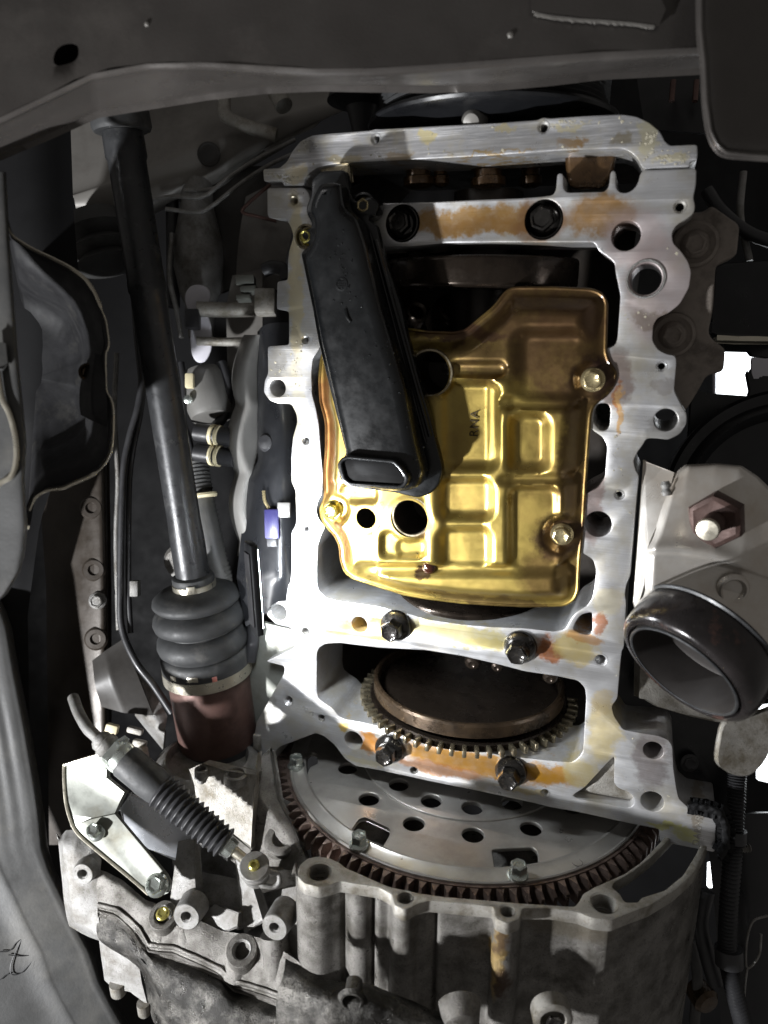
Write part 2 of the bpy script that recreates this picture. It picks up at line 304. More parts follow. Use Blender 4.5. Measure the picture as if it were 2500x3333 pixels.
class MB:
    def __init__(s): s.v = []; s.f = []
    def add(s, V, Fc):
        o = len(s.v); s.v.extend([tuple(map(float, q)) for q in V]); s.f.extend([tuple(i + o for i in f) for f in Fc]); return s
    def grid(s, rows, closed_u=False, closed_v=False, flip=False):
        n = len(rows[0]); m = len(rows); V = [p for r in rows for p in r]; Fc = []
        for j in range(m if closed_v else m - 1):
            for i in range(n if closed_u else n - 1):
                a, b = j * n + i, j * n + (i + 1) % n; c, d = ((j + 1) % m) * n + (i + 1) % n, ((j + 1) % m) * n + i
                Fc.append((a, d, c, b) if flip else (a, b, c, d))
        return s.add(V, Fc)
    def lathe(s, o, axis, prof, n=32, a0=0, a1=2 * math.pi, caps=True):
        """prof: (radius, distance along the axis)."""
        x, y, a = frame(axis); o = np.array(o, float); full = abs(a1 - a0 - 2 * math.pi) < 1e-6
        th = np.linspace(a0, a1, n, endpoint=not full)
        rows = [[o + a * t + (x * math.cos(k) + y * math.sin(k)) * r for k in th] for r, t in prof]
        s.grid(rows, closed_u=full)
        if caps and full:
            for row, fl in ((rows[0], True), (rows[-1], False)):
                s.add(row, [tuple(range(n))[::-1] if fl else tuple(range(n))])
        return s
    def tube(s, path, r, n=12, caps=True):
        p = np.array(path, float); m = len(p); rr = np.full(m, r, float) if np.isscalar(r) else np.array(r, float)
        t = np.gradient(p, axis=0); t /= np.linalg.norm(t, axis=1)[:, None] + 1e-12
        x, y, _ = frame(t[0]); rows = []
        for i in range(m):
            x = x - t[i] * np.dot(x, t[i]); x /= np.linalg.norm(x); y = np.cross(t[i], x)
            rows.append([p[i] + (x * math.cos(k) + y * math.sin(k)) * rr[i] for k in np.linspace(0, 2 * math.pi, n, endpoint=False)])
        s.grid(rows, closed_u=True)
        if caps:
            s.add(rows[0], [tuple(range(n))[::-1]]); s.add(rows[-1], [tuple(range(n))])
        return s
    def prism(s, o, axis, r, h, sides=6, ch=0.0, rot=0.0, dish=0.0):
        """hexagonal head from o along axis, with a chamfered and dished end."""
        x, y, a = frame(axis); o = np.array(o, float); n = sides * 4
        def ring(rad, t, rnd):
            out = []
            for i in range(n):
                k = 2 * math.pi * i / n + rot; kk = (k - rot) % (2 * math.pi / sides) - math.pi / sides
                rh = rad * math.cos(math.pi / sides) / math.cos(kk)
                q = min(rh, rnd) if rnd else rh
                out.append(o + a * t + (x * math.cos(k) + y * math.sin(k)) * q)
            return out
        rows = [ring(r, 0, 0), ring(r, h - ch, 0), ring(r * .97, h - ch * .4, r * .93), ring(r * .8, h, r * .82), ring(r * .66, h - dish, r * .6), ring(r * .1, h - dish * 1.1, r * .1)]
        s.grid(rows, closed_u=True); s.add(rows[-1], [tuple(range(n))]); return s
    def box(s, c, ax, ay, az, sx, sy, sz):
        c = np.array(c, float); ax, ay, az = (np.array(k, float) for k in (ax, ay, az)); V = []
        for i in (-1, 1):
            for j in (-1, 1):
                for k in (-1, 1): V.append(c + ax * sx * i + ay * sy * j + az * sz * k)
        return s.add(V, [(0, 1, 3, 2), (4, 6, 7, 5), (0, 4, 5, 1), (2, 3, 7, 6), (0, 2, 6, 4), (1, 5, 7, 3)])
    def sheet(s, P3, thick, nrm=None):
        """flat or gently folded plate from a closed 3-D outline, thickened away from the viewer."""
        P = [np.array(p, float) for p in P3]
        tri = tessellate_polygon([[Vector(p) for p in P]])
        if nrm is None:
            nrm = np.zeros(3)
            for i in range(len(P)): nrm += np.cross(P[i - 1], P[i])
            nrm /= np.linalg.norm(nrm)
            if np.dot(nrm, P[0] - CAM) < 0: nrm = -nrm
        n = len(P); Q = [p + nrm * thick for p in P]
        Fc = [tuple(t) for t in tri] + [tuple(i + n for i in reversed(t)) for t in tri]
        Fc += [(i, (i + 1) % n, (i + 1) % n + n, i + n) for i in range(n)]
        return s.add(P + Q, Fc)
    def plate(s, outline, holes, c0, c1, bevel=3.0, fn=None, res=1):
        """extrude a 2-D outline with holes from c0 to c1 with bevelled edges (curve fill)."""
        cu = bpy.data.curves.new('tmp', 'CURVE'); cu.dimensions = '2D'; cu.fill_mode = 'BOTH'
        h = abs(c1 - c0) / 2; b = min(bevel, h * .9)
        cu.extrude = h - b; cu.bevel_depth = b; cu.bevel_resolution = res; cu.offset = -b
        for pts in [outline] + list(holes):
            sp = cu.splines.new('POLY'); sp.points.add(len(pts) - 1); sp.use_cyclic_u = True
            for i, q in enumerate(pts): sp.points[i].co = (q[0], q[1], 0, 1)
        ob = bpy.data.objects.new('tmp', cu); COL.objects.link(ob)
        dg = bpy.context.evaluated_depsgraph_get(); me = bpy.data.meshes.new_from_object(ob.evaluated_get(dg))
        mid = (c0 + c1) / 2
        V = [(q.co.x, q.co.y, q.co.z + mid) for q in me.vertices]
        if fn: V = [fn(*q) for q in V]
        s.add(V, [tuple(p.vertices) for p in me.polygons])
        bpy.data.objects.remove(ob); bpy.data.curves.remove(cu); bpy.data.meshes.remove(me)
        return s
    def mesh(s, name, origin, sharp=35, bevel=0.0, weld=True):
        V = [((q[0] - origin[0]) * S, (q[1] - origin[1]) * S, (q[2] - origin[2]) * S) for q in s.v]
        me = bpy.data.meshes.new(name); me.from_pydata(V, [], s.f); me.update()
        bm = bmesh.new(); bm.from_mesh(me)
        if weld: bmesh.ops.remove_doubles(bm, verts=bm.verts, dist=1e-6)
        if bevel:
            bmesh.ops.dissolve_limit(bm, angle_limit=math.radians(1), verts=bm.verts, edges=bm.edges)
            ed = [e for e in bm.edges if len(e.link_faces) == 2 and e.calc_face_angle(0) > math.radians(40)]
            bmesh.ops.bevel(bm, geom=ed, offset=bevel * S, segments=2, affect='EDGES', profile=.5, clamp_overlap=True)
        bmesh.ops.recalc_face_normals(bm, faces=bm.faces)
        bm.to_mesh(me); bm.free()
        me.polygons.foreach_set('use_smooth', [True] * len(me.polygons))
        me.set_sharp_from_angle(angle=math.radians(sharp)); me.update()
        return me

WLOC = {}
def link(name, data, parent, loc, m=None):
    o = bpy.data.objects.new(name, data); COL.objects.link(o)
    base = WLOC.get(parent.name, np.zeros(3)) if parent else np.zeros(3)
    o.location = Vector((np.array(loc, float) - base) * S)
    if parent: o.parent = parent
    WLOC[o.name] = np.array(loc, float)
    if m is not None and data is not None and not data.materials: data.materials.append(MAT[m] if isinstance(m, str) else m)
    return o
def build(mb, name, m, parent=None, sharp=35, bevel=0.0, origin=None, weld=True):
    V = np.array(mb.v); o = (V.min(0) + V.max(0)) / 2 if origin is None else np.array(origin, float)
    return link(name, mb.mesh(name, o, sharp, bevel, weld), parent, o, m)
def tag(o, label, cat, group=None, kind=None):
    if label: o['label'] = label
    if cat: o['category'] = cat
    if group: o['group'] = group
    if kind: o['kind'] = kind
    return o
def thing(name, base, label, cat, group=None):
    o = link(name, None, None, base); o.empty_display_size = 0.02
    return tag(o, label, cat, group)
CACHE = {}
def place(key, maker, name, m, parent, pos, axis, roll=0.0):
    """shared mesh built along +z, turned to the axis."""
    if key not in CACHE:
        mb = MB(); maker(mb); me = mb.mesh(name, (0, 0, 0)); me.materials.append(MAT[m]); CACHE[key] = me
    o = link(name, CACHE[key], parent, pos)
    x, y, a = frame(axis)
    R = Matrix(((x[0], y[0], a[0]), (x[1], y[1], a[1]), (x[2], y[2], a[2]))) @ Matrix.Rotation(roll, 3, 'Z')
    o.rotation_euler = R.to_euler()
    return o
def hexbolt(rf, hf, rh, hh, dish=3, washer=0):
    def mk(mb):
        if washer: mb.lathe((0, 0, 0), (0, 0, 1), [(washer, 0), (washer, hf * .5), (washer * .96, hf * .7), (rh * .6, hf * .75)], 28)
        mb.lathe((0, 0, 0), (0, 0, 1), [(rf, 0), (rf, hf * .45), (rf * .95, hf * .75), (rh * 1.0, hf * 1.35), (rh * .5, hf * 1.4)], 28)
        mb.prism((0, 0, hf), (0, 0, 1), rh, hh, 6, hh * .28, 0.3, dish)
    return mk
def threaded(r, depth, pitch=7, flare=4):
    """a tapped hole: chamfer, thread crests, blind end."""
    def mk(mb):
        prof = [(r + flare, 0.5), (r, -flare)]; t = -flare
        while t > -depth:
            prof += [(r, t - pitch * .2), (r - pitch * .35, t - pitch * .5), (r, t - pitch * .8)]; t -= pitch
        prof += [(r * .1, t - r * .4)]
        mb.lathe((0, 0, 0), (0, 0, 1), prof, 24, caps=False)
    return mk
def loft(rows, n=60, sub=4, closed=False):
    """rows: polylines of 3-D points; resampled and splined across."""
    R = np.stack([resample(r, n, closed) for r in rows])
    out = []
    for i in range(n):
        out.append(catmull(list(R[:, i]), sub))
    return [list(r) for r in np.array(out).transpose(1, 0, 2)]
def thick_loft(mb, rows, thick, closed=False):
    """two-sided shell from a lofted grid, thickened away from the viewer."""
    R = np.array(rows); n = np.cross(np.gradient(R, axis=0), np.gradient(R, axis=1)); n /= np.linalg.norm(n, axis=2)[..., None] + 1e-9
    sgn = np.sign((n * (R - CAM)).sum(2)); n = n * np.where(sgn == 0, 1, sgn)[..., None]
    B = R + n * thick
    mb.grid([list(r) for r in R]); mb.grid([list(r) for r in B], flip=True)
    for a, b in ((R[0], B[0]), (R[-1], B[-1]), (R[:, 0], B[:, 0]), (R[:, -1], B[:, -1])): mb.grid([list(a), list(b)])
    return mb
def rows_w(rows):
    return [[atw(u, v, w) for u, v, w in r] for r in rows]
# ================================================================== ENGINE
CX, CZ = 232.0, 317.0          # crankshaft axis
YF, RF = 1035.0, 735.0         # flywheel
YT, RT = 772.0, 410.0          # tone wheel
YB = 968.0                     # rear face of the block = gearbox joint

# ---- engine block
blk = thing('engine_block', at(1500, 1600, 0), 'bare grey aluminium engine block underside with amber stained cross webs', 'engine block')
block_out = [(2091, 554), (2267, 548), (2265, 602), (2256, 645), (2263, 667), (2259, 694), (2235, 713), (2202, 732), (2186, 759), (2191, 792), (2218, 819),
 (2240, 852), (2250, 885), (2243, 936), (2213, 990), (2175, 1020), (2142, 1033), (2126, 1058), (2123, 1109), (2142, 1139), (2170, 1153), (2199, 1158), (2202, 1180),
 (2194, 1272), (2213, 1310), (2235, 1348), (2235, 1380), (2213, 1413), (2175, 1432), (2137, 1427), (2104, 1427), (2091, 1451), (2077, 1467), (2061, 1500), (2069, 1532),
 (2080, 1549), (2072, 1627), (2061, 1763), (2053, 1871), (2039, 1904), (2034, 1936), (2039, 1958), (2031, 2105), (2023, 2121), (2015, 2208), (2010, 2273), (1991, 2300),
 (1999, 2332), (2018, 2360), (2029, 2376), (2088, 2387), (2142, 2395), (2175, 2408), (2189, 2430), (2192, 2500), (2202, 2569), (2210, 2601), (2240, 2628), (2332, 2650),
 (2327, 2775), (2148, 2740), (2145, 2699), (2061, 2683), (1871, 2642), (1790, 2628), (1700, 2606), (1560, 2576), (1397, 2543), (1234, 2507), (1158, 2494), (1125, 2473),
 (1088, 2424), (1055, 2397), (1028, 2386), (908, 2432), (898, 2446), (893, 2478), (854, 2480), (833, 2475), (827, 2397), (835, 2351), (925, 2191), (925, 2169),
 (865, 2153), (957, 2109), (963, 2088), (946, 2044), (898, 2033), (870, 2006), (862, 1984), (870, 1963), (908, 1925), (944, 1898), (948, 1854), (948, 1732), (961, 1711),
 (964, 1694), (961, 1597), (948, 1570), (947, 1488), (953, 1423), (967, 1374), (964, 1347), (948, 1315), (904, 1314), (877, 1304), (858, 1277), (861, 1239), (872, 1217),
 (871, 1127), (940, 1122), (940, 1014), (900, 1006), (902, 916), (936, 911), (936, 851), (941, 813), (955, 770), (946, 737), (930, 713), (876, 710), (870, 699), (869, 612),
 (990, 610), (1006, 629), (1012, 662), (1256, 661), (1397, 658), (1560, 650), (1700, 645), (1763, 640), (1801, 635), (1810, 618), (1814, 564), (1833, 564), (1833, 613),
 (1844, 627), (1969, 624), (1982, 608), (1988, 556), (2004, 556), (2004, 613), (2018, 627), (2039, 629), (2061, 618), (2077, 597), (2083, 570)]
winB = [(1245, 802), (1342, 802), (1451, 791), (1614, 789), (1698, 789), (1936, 789), (1947, 814), (1974, 833), (2001, 854), (2004, 887), (2020, 963), (2010, 1104),
 (2001, 1126), (1960, 1140), (1915, 1200), (1900, 1300), (1905, 1385), (1931, 1402), (1963, 1424), (1977, 1451), (1969, 1554), (1947, 1587), (1904, 1608), (1850, 1660), (1850, 1760), (1893, 1798),
 (1931, 1822), (1941, 1855), (1936, 1904), (1928, 1947), (1909, 1974), (1877, 1991), (1860, 2012), (1839, 2048), (1806, 2056), (1709, 2045), (1600, 2041), (1505, 2033), (1397, 2017),
 (1315, 1995), (1234, 1974), (1104, 1957), (1060, 1946), (1039, 1925), (1032, 1898), (1032, 1841), (1034, 1776), (1045, 1743), (1059, 1716), (1037, 1689), (1029, 1662),
 (1034, 1635), (1048, 1608), (1051, 1543), (1043, 1461), (1037, 1380), (1029, 1336), (1015, 1282), (1013, 1217), (1018, 1168), (1043, 1130), (1040, 1087), (1032, 980), (1026, 806)]
winC = [(1031, 2125), (1039, 2107), (1060, 2096), (1104, 2093), (1234, 2109), (1386, 2117), (1505, 2136), (1614, 2161), (1709, 2186), (1817, 2202), (1882, 2216), (1904, 2240),
 (1908, 2273), (1898, 2446), (1882, 2468), (1860, 2482), (1817, 2479), (1654, 2462), (1505, 2436), (1342, 2396), (1234, 2364), (1180, 2351), (1125, 2342), (1104, 2332),
 (1082, 2305), (1055, 2288), (1036, 2272), (1031, 2250)]
triW = [(1931, 1337), (1947, 1313), (1980, 1313), (1988, 1332), (1984, 1386), (1974, 1402), (1953, 1402), (1930, 1375)]
dW = [(1863, 2050), (1877, 2018), (1893, 2000), (1928, 1992), (1928, 2055), (1920, 2068), (1890, 2063)]
pocket = [(1862, 2590), (1904, 2563), (1974, 2487), (2000, 2462), (1999, 2550), (2012, 2566), (2050, 2580), (2064, 2596), (2064, 2617), (2050, 2631), (1880, 2600)]
HOLES = [(1150, 2410, 32), (1047, 2337, 11), (938, 2280, 17), (995, 2055, 11), (908, 1993, 27), (1170, 2033, 27), (1347, 2508, 12), (1774, 2582, 14), (2123, 2609, 36), (1955, 2148, 17),
 (2126, 2443, 31), (1947, 1706, 43), (2015, 1611, 15), (2153, 1193, 16), (2167, 1367, 37), (2102, 908, 50), (2038, 768, 46), (2213, 673, 19), (957, 653, 13), (994, 1106, 13), (904, 1263, 28), (995, 1434, 13), (995, 1724, 13)]
UPB = [(1310, 727, 58), (1770, 715, 62)]
def pxr(u, v, r, z=0): return r * np.dot(at(u, v, z) - CAM, AX[:, 2]) / F
holes2 = [roundpoly(P2(w), 9, 2) for w in (winB, winC, triW, dW, pocket)]
for u, v, r in HOLES + UPB: holes2.append(circle(at(u, v)[:2], pxr(u, v, r), 26))
mb = MB().plate(roundpoly(P2(block_out), 8, 2), holes2, 0, 240, 3.0)
build(mb, 'pan_flange', 'alu', blk)
# floor of the corner pocket and lids behind the deep holes
mb = MB().plate(P2([(1840, 2600), (1990, 2430), (2030, 2540), (2090, 2590), (2080, 2650), (1900, 2630)], 30), [], 42, 60, 3); build(mb, 'pocket_floor', 'castpale', blk)
for u, v, r in HOLES:
    if r < 22:
        place(('th', r), threaded(pxr(u, v, r) - 1.2, 90, 8, 3), 'threaded_hole', 'alu' if r > 12 else 'cast', blk, at(u, v, -0.6), (0, 0, -1))
place('dowel', lambda m: m.lathe((0, 0, 0), (0, 0, 1), [(44, 0), (46, 3), (50, 3), (51, 0), (50, -60), (44, -60), (44, 0)], 36, caps=False), 'dowel_sleeve', 'cast', blk, at(2102, 908, -1), (0, 0, -1))
# recessed bolts in the upper web, standing bolts in the lower webs
for u, v, r in UPB:
    mb = MB().lathe(at(u, v, 0), (0, 0, 1), [(pxr(u, v, r) - 1, 0), (pxr(u, v, r) - 2, 60), (10, 62)], 32, caps=False); build(mb, 'bolt_recess', 'bolt', blk)
    place('ub', hexbolt(50, 14, 36, 34, 5, 54), 'bolt', 'bolt', blk, at(u, v, 58), (0, 0, -1), 0.4)
for i, (u, v) in enumerate([(1290, 2034), (1694, 2104), (1270, 2434), (1664, 2508)]):
    place('lb', hexbolt(54, 22, 36, 52, 4, 50), 'bolt', 'bolt', blk, at(u, v, -1), (0, 0, -1), 0.3 + i * .5)
# stamped serial on the foot
def text_mesh(body, size, ext, center, right, up, align='CENTER'):
    cu = bpy.data.curves.new('txt', 'FONT'); cu.body = body; cu.size = size; cu.extrude = ext; cu.align_x = align; cu.align_y = 'CENTER'
    cu.space_character = 1.15
    ob = bpy.data.objects.new('txt', cu); COL.objects.link(ob)
    me = bpy.data.meshes.new_from_object(ob.evaluated_get(bpy.context.evaluated_depsgraph_get()))
    r, u2 = np.array(right, float), np.array(up, float); n = np.cross(r, u2); c = np.array(center, float)
    mb = MB().add([c + r * q.co.x + u2 * q.co.y + n * q.co.z for q in me.vertices], [tuple(p.vertices) for p in me.polygons])
    bpy.data.objects.remove(ob); bpy.data.curves.remove(cu); bpy.data.meshes.remove(me); return mb
build(text_mesh('DARNR', 30, 0.8, at(2272, 2703, -0.4), (0, -1, 0), (-1, 0, 0)), 'stamped_number', 'castpale', blk, weld=False)
# crankcase walls above the flange (closed, oily)
wall = [(1000, 790), (1990, 770), (2040, 980), (2010, 1400), (1990, 1900), (1940, 2480), (1500, 2480), (1010, 2350), (990, 1900)]
o = P2([(1005, 640), (2080, 590), (2040, 900), (2030, 1450), (1990, 1950), (1945, 2490), (1830, 2520), (1080, 2370), (1005, 2260), (1010, 1800), (990, 1300), (1000, 900)])
ctop = [(p[0], p[1], 1100) for p in o]; cbot = [(p[0], p[1], 238) for p in o]
mb = MB().grid([cbot, ctop], closed_u=True); mb.add(ctop, [tuple(range(len(ctop)))])
build(mb, 'crankcase_wall', 'inner', blk)

# ---- timing cover
tc = thing('timing_cover', at(1500, 450, 0), 'scratched aluminium timing cover edge arching over the top opening', 'engine cover')
cov_out = [(857, 550), (911, 547), (936, 525), (952, 493), (979, 460), (1017, 441), (1082, 434), (1207, 425), (1223, 420), (1237, 421), (1451, 409), (1600, 402), (1752, 391), (1768, 382),
 (1787, 386), (1925, 377), (2023, 373), (2072, 380), (2115, 401), (2148, 429), (2164, 461), (2180, 475), (2270, 471), (2270, 521), (2246, 525), (2246, 543), (2091, 549), (2083, 532),
 (2072, 513), (2050, 494), (2023, 484), (1925, 487), (1817, 491), (1600, 507), (1342, 520), (1125, 531), (1060, 539), (1033, 547), (1012, 561), (995, 580), (990, 604), (925, 605), (920, 592), (860, 591)]
hl = [circle(at(u, v)[:2], pxr(u, v, r), 22) for u, v, r in ((1223, 452, 16), (1769, 415, 18))]
build(MB().plate(roundpoly(P2(cov_out), 7, 2), hl, -3, 200, 3), 'cover_edge', 'cover', tc)
for u, v, r in ((1223, 452, 16), (1769, 415, 18)):
    place(('th2', r), threaded(pxr(u, v, r) - 1.2, 90, 8, 3), 'threaded_hole', 'cover', tc, at(u, v, -3.6), (0, 0, -1))
o2 = P2([(930, 540), (1000, 450), (1500, 415), (2040, 385), (2130, 450), (2150, 540)])
mb = MB().grid([[(p[0], p[1], 198) for p in o2], [(p[0], p[1], 1000) for p in o2]]); build(mb, 'cover_wall', 'inner', tc)
# timing gear behind the top opening
tg = thing('timing_drive', at(1500, 560, 250), 'brown oily chain sprocket lumps inside the top opening', 'engine part')
ya = at(1500, 560, 120)[1]
mb = MB()
xs = [(1110, 46, 150), (1345, 54, 120), (1425, 30, 170), (1575, 60, 140), (1720, 40, 260)]
for u, r, dep in xs:
    c = at(u, 548, dep); mb = MB()
    mb.lathe((c[0], c[1], c[2] + r), (.05, 1, 0), [(r * .4, -70), (r * .9, -66), (r, -50), (r, -14), (r * .72, -4), (r * .7, 14), (r * .88, 18), (r * .88, 40), (r * .5, 48)], 28)
    build(mb, 'chain_sprocket', 'varnish', tg)
mb = MB().plate(roundpoly(P2([(1830, 470), (2010, 470), (1990, 560), (1960, 605), (1850, 605), (1838, 560)], 60), 14, 3), [], 90, 140, 16, res=3); build(mb, 'chain_guide', 'varnish', tg)
mb = MB().sheet([at(1040, 545, 25), at(1135, 540, 25), at(1140, 590, 30), at(1075, 600, 30)], 20); build(mb, 'guide_tab', 'tone', tg, bevel=3)

# ---- crankshaft
cr = thing('crankshaft', (CX, 0, CZ), 'dark oily crankshaft webs deep inside the crankcase', 'crankshaft')
mb = MB().lathe((CX, -1000, CZ), (0, 1, 0), [(110, 0), (110, 1440)], 32); build(mb, 'main_journal', 'inner', cr)
def cweb(y0, y1, r, a0, a1, m='crank', name='counterweight'):
    pts = [(CX + r * math.cos(k), CZ + r * math.sin(k)) for k in np.linspace(a0, a1, 26)]
    pts += [(CX + 130 * math.cos(k), CZ + 130 * math.sin(k)) for k in np.linspace(a1 + .3, a0 + 2 * math.pi - .3, 10)]
    build(MB().plate(pts, [], y0, y1, 14, lambda a, b, c: (a, c, b), 2), name, m, cr)
cweb(-790, -700, 330, -2.75, -.35)
cweb(-560, -480, 300, -2.6, -.7)
cweb(330, 400, 285, -2.9, -.2)
mb = MB().lathe((CX, YT - 80, CZ), (0, 1, 0), [(334, 44), (338, 6), (344, 0), (352, 2), (358, 10), (358, 50), (350, 56)], 90, caps=False); build(mb, 'crank_flange', 'crankbrown', cr, sharp=30)
mb = MB().lathe((CX, YT - 96, CZ), (0, 1, 0), [(20, 50), (336, 54), (336, 60), (20, 62)], 90); build(mb, 'flange_web', 'crank', cr)
for (u, v, r) in ((1537, 2158, 22), (1618, 2170, 17), (1790, 2205, 20)):
    build(MB().lathe(at(u, v, 60), (0, .2, -1), [(r * 1.3, -20), (r * 1.2, 0), (r, 6), (r * .5, 9), (r * .2, 6)], 22), 'cap_bolt', 'crank', cr)
# upper casting seen beyond the baffle
mb = MB()
rows = rows_w([[(1255, 850, 2700), (1330, 815, 2660), (1500, 812, 2640), (1640, 812, 2620), (1760, 830, 2640)],
               [(1262, 885, 2650), (1340, 862, 2600), (1500, 860, 2580), (1640, 858, 2560), (1780, 880, 2560)],
               [(1285, 915, 2680), (1350, 905, 2640), (1500, 908, 2640), (1660, 900, 2600), (1800, 925, 2580)],
               [(1290, 930, 2800), (1350, 925, 2800), (1500, 925, 2800), (1660, 915, 2800), (1800, 940, 2800)]])
thick_loft(mb, loft(rows, 40, 4), 30); build(mb, 'web_cheek', 'crank', cr)
for (u, v, r, w, m) in ((1700, 880, 55, 2620, 'crankbrown'), (1800, 905, 24, 2560, 'tone'), (1480, 1000, 60, 2760, 'crank'), (1360, 1010, 40, 2800, 'crank'), (1590, 970, 36, 2740, 'crank')):
    c = atw(u, v, w); mb = MB().lathe(c, cv(.3, -.2, -1), [(r * 1.3, -120), (r * 1.15, -40), (r, -6), (r * .85, 0), (r * .6, -10), (r * .3, -12)], 26); build(mb, 'web_boss', m, cr)

# ---- tone wheel
tw = thing('tone_wheel', (CX, YT, CZ - RT), 'toothed oily sensor ring behind the lower window', 'sensor ring')
mb = MB().lathe((CX, YT - 14, CZ), (0, 1, 0), [(150, 6), (366, 0), (372, 4), (372, 26), (150, 28)], 110); build(mb, 'ring_disc', 'crank', tw)
def tooth_t(m):
    m.box((0, 0, 372 + 17), (1, 0, 0), (0, 1, 0), (0, 0, 1), 7.5, 14, 20)
def radial(o, ang, ctr):
    """turn a mesh built with its tooth along +z about the crank axis."""
    o.rotation_euler = (0, ang, 0)
mbt = MB(); tooth_t(mbt); me = mbt.mesh('tooth', (0, 0, 0), bevel=4); me.materials.append(MAT['tone'])
for k in range(60):
    a = 2 * math.pi * k / 60
    zc = math.cos(a)
    if zc > 0.30 or k in (11,): continue
    o = link('tooth', me, tw, (CX, YT, CZ)); o.rotation_euler = (0, a, 0)
mb = MB().lathe((CX + 330 * math.cos(math.radians(-108)), YT - 30, CZ + 330 * math.sin(math.radians(-108))), (0, -1, 0), [(24, 0), (23, 1.5), (4, 2)], 22)

# ---- flywheel
fl = thing('flywheel', (CX, YF, CZ - RF), 'grey steel drive plate with round holes and toothed rim below the block', 'flywheel')
fyp = lambda a, b, c: (a, c, b)
def fcirc(u, v, r):
    p = aty(u, v, YF); w = np.dot(p - CAM, AX[:, 2]); return circle((p[0], p[2]), r * w / F, 30)
def rad(u, v):
    p = aty(u, v, YF); return math.hypot(p[0] - CX, p[2] - CZ)
R_edge = 680.0; R_band = 620.0; R_step = 398.0
def pol(R, deg, r): return circle((CX + R * math.cos(math.radians(deg)), CZ + R * math.sin(math.radians(deg))), r, 30)
outer_holes = [pol(463, -148 + 25 * k, 36) for k in range(6)]
inner_holes = [pol(333, -147 + 25 * k, 36) for k in range(6)]
wins = [roundpoly(PY(w, YF), 12, 3) for w in (
    [(1130, 2715), (1165, 2665), (1190, 2658), (1272, 2696), (1274, 2718), (1248, 2764), (1180, 2752)],
    [(1600, 2765), (1640, 2762), (1735, 2758), (1750, 2775), (1752, 2815), (1735, 2835), (1640, 2842), (1612, 2838)],
    [(975, 2510), (990, 2470), (1012, 2448), (1035, 2452), (1040, 2488), (1012, 2500), (998, 2545), (975, 2535)])]
sm = [fcirc(1879, 2807, 17)]
build(MB().plate(circle((CX, CZ), R_band + 6, 160), [circle((CX, CZ), R_step - 3, 120)] + outer_holes + wins, YF - 2, YF + 14, 4, fyp, 2), 'drive_plate', 'fly', fl)
build(MB().plate(circle((CX, CZ), R_step + 2, 120), [circle((CX, CZ), 200, 60)] + inner_holes, YF - 9, YF + 10, 4, fyp, 2), 'pressed_centre', 'fly', fl)
mb = MB().lathe((CX, YF, CZ), (0, 1, 0), [(R_band - 8, 6), (R_band - 2, -8), (R_band + 7, -11), (R_band + 18, -5), (R_edge - 12, -1), (R_edge - 4, -5), (R_edge, -2), (R_edge, 20), (R_band - 8, 20), (R_band - 8, 6)], 180, caps=False)
build(mb, 'rim_band', 'fly', fl, sharp=28)
mb = MB().lathe((CX, YF + 90, CZ), (0, 1, 0), [(200, 30), (300, 0), (560, 8), (600, 60)], 90, caps=False)
build(mb, 'converter_shell', 'grime2', fl)
rg = build(MB().lathe((CX, YF, CZ), (0, 1, 0), [(R_edge - 2, 4), (R_edge + 12, 2), (R_edge + 12, 70), (R_edge - 30, 70), (R_edge - 30, 21)], 180, caps=False), 'ring_gear', 'gear', fl)
NT = 112
mbt = MB()
w0, w1, h0 = 13.5, 5.5, R_edge + 10
V = []
for (y, hh, ww0, ww1) in ((5, 30, w0, w1 * .4), (20, RF - R_edge - 10, w0, w1), (70, RF - R_edge - 10, w0, w1)):
    V += [(-ww0, y, h0), (ww0, y, h0), (ww1, y, h0 + hh), (-ww1, y, h0 + hh)]
Fc = [(0, 1, 2, 3), (8, 11, 10, 9)]
for k in (0, 4):
    for i in range(4): Fc.append((k + i, k + (i + 1) % 4, k + 4 + (i + 1) % 4, k + 4 + i))
mbt.add(V, Fc); me = mbt.mesh('tooth', (0, 0, 0), sharp=20); me.materials.append(MAT['gear'])
for k in range(NT):
    a = 2 * math.pi * k / NT
    if math.cos(a) > 0.12: continue
    o = link('tooth', me, rg, (CX, YF * 1.0, CZ)); o.rotation_euler = (0, a, 0)
for k, dg_ in enumerate((-152, -107.5, -62)):
    place('fb', hexbolt(33, 10, 27, 34, 6), 'bolt', 'zinc', fl, (CX + 654 * math.cos(math.radians(dg_)), YF - 5, CZ + 654 * math.sin(math.radians(dg_))), (0, -1, 0), 0.2 + k)
build(MB().lathe(aty(1879, 2807, YF - 3.2), (0, -1, 0), [(17, 0), (16, .8), (15, -6), (2, -6.5)], 24, caps=False), 'pilot_hole', 'geardk', fl)

